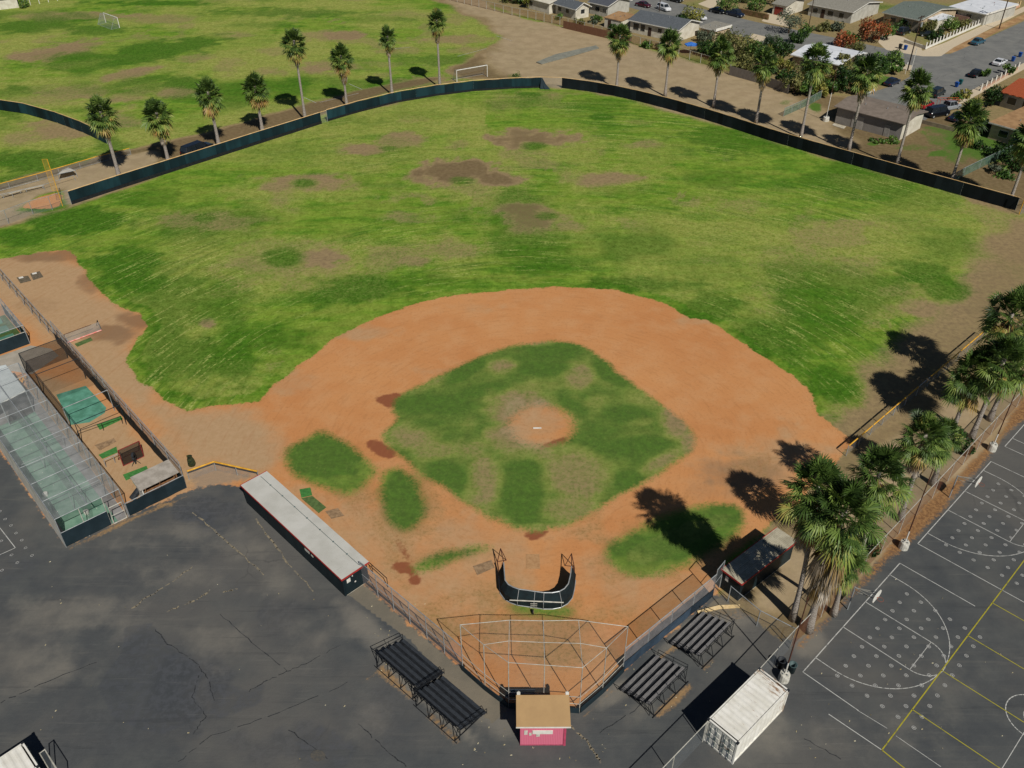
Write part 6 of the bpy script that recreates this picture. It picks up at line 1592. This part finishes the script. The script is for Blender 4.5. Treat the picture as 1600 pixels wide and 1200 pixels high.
# low frame goals and benches at the upper left path
t = thing('frame_goal', 'small grey pipe frame on the path beside low yellow topped fence', 'frame', U(105, 280)); a, c, e, f = U(94, 283), U(121, 277), U(107, 262), U(97, 266)
MB().path([a, z(a, 1.2), z(c, 1.2), c], .05, 6).build('frame_bar', M['galv'], t); MB().path([z(a, 1.2), f, e, z(c, 1.2)], .04, 6).build('back_bar', M['galv'], t)
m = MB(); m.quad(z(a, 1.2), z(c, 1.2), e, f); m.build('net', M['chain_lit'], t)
for i, (p0, p1) in enumerate((((4, 311), (36, 302)), ((40, 301), (70, 294)))):
    t = thing('team_bench', 'long low bench on concrete feet by upper left path, ' + ('nearer the picture edge' if i == 0 else 'nearer the yellow pole'), 'bench', U(*p0), 'benches at the upper left path'); a, c = U(*p0), U(*p1); d = (c - a).normalized(); s = Vector((-d.y, d.x, 0)) * .3
    m = MB(); m.obox(z(a, .45), c - a, s, (0, 0, .05)); m.build('seat', M['concrete'], t)
    for k in (.08, .92): q = a.lerp(c, k); m = MB(); m.tube(q + s * .5, z(q + s * .5, .45), .06, 6); m.build('leg', M['galv'], t)
m = MB(); m.prism([U(838, 98), U(868, 86), U(931, 72), U(936, 76), U(880, 92), U(846, 101)], .05, .2); tag(m.build('stacked_panels', mat('grey_panel', lin('#86867a'), lin('#75766c'), 1)), 'long low heap of grey panels on the bare ground beyond centre field', 'panels')

# red and white hurdle goal by the left dirt strip
t = thing('rebound_net', 'low rebound net with red and white bottom bar on left dirt strip', 'net', U(105, 536)); a, c = U(105, 537), U(159, 517); d = (c - a).normalized(); n = Vector((-d.y, d.x, 0))
MB().tube(z(a, .12), z(c, .12), .085, 8).build('bottom_bar', mat('salmon_bar', lin('#cf7a6c'), lin('#d8b0a4'), 2), t)
MB().path([z(a, .1), z(a, 1.3), z(a.lerp(c, .78), 1.3)], .035, 6).build('frame', M['rust'], t)
MB().path([z(c, .1), z(c, 1.3) + n * .5, c + n * 1.6], .045, 6).build('side_frame', M['black'], t)
m = MB(); m.quad(z(a, .2), z(c, .2), z(c, 1.3), z(a, 1.3)); m.quad(z(a, 1.3), z(c, 1.3), c + n * 1.6, a + n * 1.6); m.build('net', M['net'], t)
slab('rail_pallet', 'small grey rail pallet beside the red and white bar', 'pallet', [(117, 538), (142, 528), (145, 532), (121, 542)], .08, 'turf_dull')

# ------------------------------------------------------------------ batting cages at the left
A0 = U(104, 855); B0 = U(201, 807); fd = V2(B0 - A0).normalized(); dd = Vector((-fd.y, fd.x, 0)); Wd = (B0 - A0).length; HC = 3.45
tcg = thing('batting_cage', 'large netted pipe batting cage with green turf floor and pale mesh wall', 'batting cage', A0)


def cp(a, c, zz=0.0): return A0 + fd * a + dd * c + Vector((0, 0, zz))


LC = 27.0; nb = 9
m = MB(); m.obox(cp(.5, .1, .004), fd * (Wd * .74), dd * (LC - 5), (0, 0, .03)); m.build('turf_floor', M['turf_old'], tcg)
m = MB(); m.obox(cp(.05, .05, 0), fd * (Wd - .1), dd * (LC - .1), (0, 0, .012)); m.build('floor_slab', mat('grey_slab', lin('#8b8988'), lin('#75716c'), .8, .9), tcg)
pr = None
for i in range(nb + 1):
    c_ = LC * i / nb
    for a in (0, Wd): MB().tube(cp(a, c_), cp(a, c_, HC), .045, 6).build('post', M['galv'], tcg)
    mm = MB(); mm.tube(cp(0, c_, HC), cp(Wd, c_, HC), .035, 6); mm.build('roof_bar', M['galv'], tcg)
for a in (0, Wd / 2, Wd): MB().tube(cp(a, 0, HC), cp(a, LC, HC), .04, 6).build('long_rail', M['galv'], tcg)
m = MB(); m.quad(cp(0, 0, HC), cp(Wd, 0, HC), cp(Wd, LC, HC), cp(0, LC, HC)); m.build('roof_net', M['net'], tcg)
m = MB(); m.quad(cp(Wd, 0), cp(Wd, LC), cp(Wd, LC, HC), cp(Wd, 0, HC)); m.build('side_net', M['net'], tcg)
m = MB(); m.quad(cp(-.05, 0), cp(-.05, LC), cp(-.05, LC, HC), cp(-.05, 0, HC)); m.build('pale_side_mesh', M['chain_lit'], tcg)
m = MB(); m.quad(cp(Wd / 2, .8), cp(Wd / 2, LC), cp(Wd / 2, LC, HC - .3), cp(Wd / 2, .8, HC - .3)); m.build('divider_net', M['net'], tcg)
m = MB(); m.quad(cp(0, -.05, .1), cp(Wd * .72, -.05, .1), cp(Wd * .72, -.05, 1.75), cp(0, -.05, 1.75)); m.build('windscreen', M['screen_dark'], tcg)
MB().tube(cp(0, 0, 1.75), cp(Wd * .72, 0, 1.75), .035, 6).build('mid_rail', M['galv'], tcg)
for a in (Wd * .36, Wd * .72): MB().tube(cp(a, 0), cp(a, 0, HC), .04, 6).build('front_post', M['palepipe'], tcg)
mm = MB(); mm.path([cp(Wd * .76, -.05, .05), cp(Wd * .76, -.05, 2.0), cp(Wd * .97, -.05, 2.0), cp(Wd * .97, -.05, .05), cp(Wd * .76, -.05, .05)], .045, 6); mm.tube(cp(Wd * .76, -.05, 1.0), cp(Wd * .97, -.05, 1.0), .03, 6); mm.build('gate', M['palepipe'], tcg)
for i, (a, c_, l_) in enumerate(((Wd * .25, 4.2, 2.2), (Wd * .75, 4.0, 2.2), (Wd * .25, 12, 1.6), (Wd * .72, 14, 1.6))):
    mm = MB(); mm.path([cp(a - .9, c_, .05), cp(a - .9, c_, l_), cp(a + .9, c_, l_), cp(a + .9, c_, .05)], .03, 6)
    tag(mm.build('pipe_arch', M['galv']), ['pipe frame near front left of big batting cage', 'pipe frame near front right of big batting cage', 'pipe frame in middle left lane of big cage', 'pipe frame in middle right lane of big cage'][i], 'pipe arch', 'pipe arches inside the batting cage')
for i, (px_, lab) in enumerate((((136, 803), 'white bucket on turf near front post of big cage'), ((72, 775), 'white ball bucket by left wall of big cage'))):
    q = U(*px_); mm = MB(); mm.tube(z(q, .04), z(q, .4), .2, 10, .24); tag(mm.build('bucket', M['white']), lab, 'bucket')
for i in range(26):
    q = cp(random.uniform(.4, Wd - .4), random.uniform(1, 18), .07); mm = MB(); k = 6
    mm.rings([[(q.x + r_ * math.cos(2 * math.pi * j / k), q.y + r_ * math.sin(2 * math.pi * j / k), q.z + zz) for j in range(k)] for zz, r_ in ((-.035, .015), (-.018, .036), (.018, .036), (.035, .015))])
    tag(mm.build('ball', M['whitewash']), 'white baseball lying on green turf inside the big cage', 'ball', 'balls in the batting cage')
# worn dark corner of the cage and machine
q = U(24, 655); mm = MB(); mm.tube(q, z(q, .9), .18, 8); mm.tube(z(q, .9) - fd * .35, z(q, .9) + fd * .35, .3, 12); tag(mm.build('pitching_machine', M['plastic_dark']), 'dark pitching machine at far end of big batting cage', 'machine')

# roofed shelter at the back of the cage
S0 = [U(-40, 600, 3.0), U(0, 572, 3.0), U(9, 570, 3.0), U(39, 609, 3.0), U(0, 629, 3.0), U(-40, 650, 3.0)]
t = thing('cage_shelter', 'pale flat roofed shelter behind big batting cage at left edge', 'shelter', V2(S0[3])); m = MB(); m.prism(S0, 2.92, 3.02); m.build('roof', mat('pale_blue_roof', lin('#c5cccb'), lin('#b7bebd'), .6, .7), t)
m = MB(); m.path([V2(S0[2], 2.86), V2(S0[3], 2.86), V2(S0[4], 2.86)], .05, 6); m.build('gutter', M['white'], t)
for q in (S0[2], S0[3], S0[4], S0[1]): MB().tube(V2(q), V2(q, 2.92), .06, 6).build('post', M['galv'], t)
m = MB(); m.quad(V2(S0[3]), V2(S0[4]), V2(S0[4], 2.8), V2(S0[3], 2.8)); m.build('curtain', M['netdark'], t)

# second pen between the cage and the ball field
C0 = U(296, 767); Wp = (V2(C0 - B0)).dot(fd)


def pp(a, c, zz=0.0): return B0 + fd * a + dd * c + Vector((0, 0, zz))


fence('pen_fence', 'batting pen front fence with dark blue windscreen facing the asphalt', [pp(.1, 0), pp(Wp, 0)], 1.6, 'galv', 'chain', (.04, .98, 'screen_dark'), 2.8, side=1)
fence('pen_fence', 'tall batting pen side fence with black windscreen along the left dirt strip', [pp(Wp, .1), pp(Wp, 34)], 3.2, 'galv', 'chain_veil', (.03, .52, 'screen_dark'), 3.2, side=-1, mid=.75)
fence('chain_link_fence', 'chain link fence continuing up the left dirt strip past the pen', [pp(Wp, 34.3), pp(Wp, 60)], 2.4, 'galv', 'chain', None, 3, mid=.5)
tp = thing('bullpen_cage', 'dark netted pipe cage over teal turf at far end of batting pen', 'batting cage', pp(1, 14))
for (c_, lp) in ((13.4, 2.6), (16.5, 2.8), (24.5, 2.8), (30, 2.8)):
    mm = MB(); mm.path([pp(.8, c_), pp(.8, c_, lp), pp(Wp - .3, c_, lp), pp(Wp - .3, c_)], .04, 6); mm.build('hoop_frame', M['galv'] if c_ in (16.5,) else M['screen_dark'], tp)
for a in (.8, Wp - .3): MB().tube(pp(a, 13.4, 2.6), pp(a, 30, 2.8), .03, 6).build('rail', M['screen_dark'], tp)
m = MB(); m.quad(pp(.8, 16.5), pp(.8, 30), pp(.8, 30, 2.8), pp(.8, 16.5, 2.8)); m.build('side_net', M['netdark'], tp)
m = MB(); m.quad(pp(.8, 30), pp(Wp - .3, 30), pp(Wp - .3, 30, 2.8), pp(.8, 30, 2.8)); m.build('back_net', M['netdark'], tp)
m = MB(); m.quad(pp(.8, 20, 2.8), pp(Wp - .3, 20, 2.8), pp(Wp - .3, 30, 2.8), pp(.8, 30, 2.8)); m.build('roof_net', mat('brown_net', lin('#5a4a3c'), lin('#4a3c30'), 1, .9, alpha=.28), tp)
slab('turf_floor', 'teal turf carpet under the dark netted pen cage', 'turf mat', [(88, 617), (134, 603), (166, 637), (164, 645), (140, 660), (111, 664)], .02, 'turf_teal')
slab('turf_mat', 'long green turf mat under pipe rail, farthest of three in pen', 'mat', [(151, 664), (189, 650), (192, 655), (156, 672)], .02, 'turf')
slab('turf_mat', 'green turf mat left of the red framed screen', 'mat', [(154, 711), (182, 698), (184, 707), (160, 717)], .02, 'turf')
slab('turf_mat', 'bright green turf mat in front of the pen hut', 'mat', [(192, 742), (229, 728), (232, 735), (197, 751)], .02, 'turf')
slab('turf_mat', 'faded green turf corner piece beside the pen hut', 'mat', [(207, 753), (226, 748), (226, 760), (217, 766)], .02, 'turf_old')
slab('worn_plate', 'brown worn batting plate in the middle of the pen', 'mat', [(148, 696), (178, 685), (182, 690), (156, 704)], .015, 'mat_brown')


def pipe_rail(a, c, h, label, m_='black'):
    a, c = U(*a), U(*c); mm = MB(); mm.path([a, z(a, h), z(c, h), c], .035, 6); md = a.lerp(c, .55); mm.tube(md, z(md, h), .03, 6)
    tag(mm.build('pipe_rail', M[m_]), label, 'rail', 'pipe rails in the batting pen')


pipe_rail((125, 686), (192, 662), 1.0, 'black pipe rail beside farthest turf mat in pen')
pipe_rail((166, 730), (192, 718), .9, 'pipe rail left of red framed screen in pen', 'galv')
# red framed screen
t = thing('pitching_screen', 'red pipe framed dark pitching screen in the pen', 'pitching screen', U(205, 725)); a, c = U(193, 728), U(225, 713); n = Vector((-(c - a).y, (c - a).x, 0)).normalized()
MB().path([a, z(a, 2.0), z(c, 2.0), c, a], .045, 6).build('frame', M['redpipe'], t)
m = MB(); m.quad(z(a, .03), z(c, .03), z(c, 2.0), z(a, 2.0)); m.build('net', mat('black_screen_net', lin('#2b211d'), lin('#1e1917'), 2, .9, alpha=.75), t)
MB().path([z(a, 2.0), a + n * 1.2 + Vector((0, 0, .05)), c + n * 1.2 + Vector((0, 0, .05)), z(c, 2.0)], .035, 6).build('stand', M['redpipe'], t)
q = a.lerp(c, .5) - n * .5; mm = MB(); mm.tube(q, z(q, .9), .08, 6); mm.tube(z(q, 1.1) - Vector((.1, 0, 0)), z(q, 1.1) + Vector((.1, 0, 0)), .28, 12); mm.tube(z(q, .75) - Vector((.1, 0, 0)), z(q, .75) + Vector((.1, 0, 0)), .28, 12)
for k in range(3): an = k * 2.1; mm.tube(z(q, .6), q + Vector((.5 * math.cos(an), .5 * math.sin(an), 0)), .03, 5)
tag(mm.build('pitching_machine', M['plastic_dark']), 'wheel pitching machine in front of red framed screen', 'machine')
# hut
t = thing('pen_hut', 'small open hut with grey roof and white end wall at corner of the pen', 'hut', pp(Wp - 3.6, .5))
def hp_(a, c, zz=0.0): return pp(Wp - 3.9 + a, .35 + c, zz)
m = MB(); m.obox(hp_(.1, .1, 0), fd * .1, dd * 1.7, (0, 0, 1.9)); m.build('end_wall', M['white'], t)
m = MB(); m.obox(hp_(.2, 1.7, 0), fd * 3.2, dd * .1, (0, 0, 2.0)); m.build('back_wall', M['wood_brown'], t)
m = MB(); m.obox(hp_(3.4, .1, 0), fd * .1, dd * 1.7, (0, 0, 1.9)); m.build('end_wall', M['wood_brown'], t)
m = MB(); m.rings([[hp_(-.1, -.1, 1.92), hp_(3.7, -.1, 1.92), hp_(3.7, 2.0, 2.15), hp_(-.1, 2.0, 2.15)], [hp_(-.1, -.1, 2.0), hp_(3.7, -.1, 2.0), hp_(3.7, 2.0, 2.23), hp_(-.1, 2.0, 2.23)]]); m.build('roof', mat('hut_roof', lin('#a39c92'), lin('#8d867c'), 1.5, .9), t)
m = MB(); m.obox(hp_(.2, .4, .8), fd * 3.2, dd * .5, (0, 0, .05)); m.build('counter', M['wood_brown'], t)
for k in range(3): m = MB(); m.tube(hp_(.4 + 1.4 * k, 0, 0), hp_(.4 + 1.4 * k, 0, 1.92), .045, 6); m.build('post', M['wood_brown'], t)
q = hp_(-.6, 1.6); m = MB(); m.tube(z(q, .1), z(q + fd * .9, .9), .32, 10, .25); tag(m.build('rolled_tarp', M['plastic_dark']), 'black rolled tarp leaning at back of pen hut', 'tarp')
# yellow heap
q = U(35, 598); t = MB()
for i in range(14):
    an = i * 2.4; r_ = .35 * math.sqrt(i / 6); c_ = q + Vector((r_ * math.cos(an), r_ * math.sin(an), .2 + .5 * max(0, 1 - r_))); t.tube(c_ - Vector((.2 * math.cos(an * 1.7), .2 * math.sin(an * 1.7), .08)), c_ + Vector((.25 * math.cos(an * 1.7), .25 * math.sin(an * 1.7), .1)), .11, 6, .07)
tag(t.build('yellow_heap', M['yellowplastic']), 'heap of yellow plastic gear beside pale shelter roof', 'gear')
# netted table-like pen at far left
t = thing('pen_cage', 'dark windscreen cage with green turf at left picture edge', 'batting cage', U(47, 547)); q = U(47, 537); e1_ = -fd; Wk = 8.0
pts = [q, q + e1_ * Wk]; m = MB()
m.quad(q, pts[1], z(pts[1], 1.7), z(q, 1.7)); m.build('windscreen', M['screen_dark'], t)
m = MB(); m.quad(q, q + dd * 9, z(q + dd * 9, 1.7), z(q, 1.7)); m.build('side_screen', M['screen_dark'], t)
m = MB(); m.obox(q + e1_ * Wk + dd * .1, -e1_ * (Wk - .1), dd * 8.8, (0, 0, .03)); m.build('turf_floor', M['turf_dull'], t)
MB().path([z(q + dd * 9, 2.6), z(q, 2.6), z(pts[1], 2.6)], .045, 6).build('top_rail', M['galv'], t)
MB().path([z(q + dd * 9, 1.7), z(q, 1.7), z(pts[1], 1.7)], .035, 6).build('mid_rail', M['palepipe'], t)
for k in (0, 3, 6, 9): MB().tube(q + dd * k, z(q + dd * k, 2.6), .045, 6).build('post', M['galv'], t)
m = MB(); m.quad(z(q, 2.6), z(pts[1], 2.6), z(pts[1] + dd * 9, 2.6), z(q + dd * 9, 2.6)); m.build('roof_net', M['net'], t)
m = MB()
for k in (2.0, 4.5, 7.0): m.obox(q + e1_ * 3.5 + dd * (k), -e1_ * 2.6, dd * .9, (0, 0, .5))
m.build('inner_wall', M['turf_teal'], t)
slab('concrete_pad', 'grey concrete pad between left edge cage and the pen', 'concrete pad', [(-10, 585), (-10, 560), (48, 540), (80, 545), (92, 556), (50, 585), (20, 580)], .012, mat('grey_concrete', lin('#a59d90'), lin('#979083'), 1))
# bag on the low fence corner
q = U(300, 728); m = MB(); k = 9
m.rings([[(q.x + r_ * math.cos(2 * math.pi * j / k) * (1 + .2 * math.sin(j * 2.3)), q.y + r_ * .7 * math.sin(2 * math.pi * j / k), zz) for j in range(k)] for zz, r_ in ((.02, .3), (.3, .42), (.8, .36), (1.1, .22), (1.3, .3))])
tag(m.build('equipment_bag', mat('black_green_bag', lin('#1d2420'), lin('#3a4020'), 5)), 'black standing bag by corner of low yellow capped fence', 'bag')
# manhole and litter on the left lot
slab('manhole_cover', 'round dark manhole cover on left asphalt lot', 'manhole cover', [(497 + 12 * math.cos(i * .5236), 1181 + 9 * math.sin(i * .5236)) for i in range(12)], .012, mat('iron_cover', lin('#4a4a48'), lin('#57534c'), 6))
lm = MB(); lr = random.Random(3)
for i in range(170):
    px_, py_ = lr.choice([(lr.uniform(60, 560), lr.uniform(860, 1190)), (lr.uniform(560, 720), lr.uniform(930, 1050)), (lr.uniform(960, 1120), lr.uniform(960, 1120)), (lr.uniform(1240, 1590), lr.uniform(900, 1190)), (lr.uniform(700, 960), lr.uniform(1120, 1195))])
    q = U(px_, py_, .01); s = lr.choice([.03, .04, .05, .07]); an = lr.uniform(0, 3); a_ = Vector((math.cos(an) * s, math.sin(an) * s, .0)); b_ = Vector((-math.sin(an) * s * .5, math.cos(an) * s * .5, .02)); lm.quad(q - a_ - b_, q + a_ - b_, q + a_ + b_, q - a_ + b_)
tag(lm.build('scattered_litter', mat('litter', lin('#b9b39c'), lin('#8a7a4c'), 4)), None, None, kind='stuff')
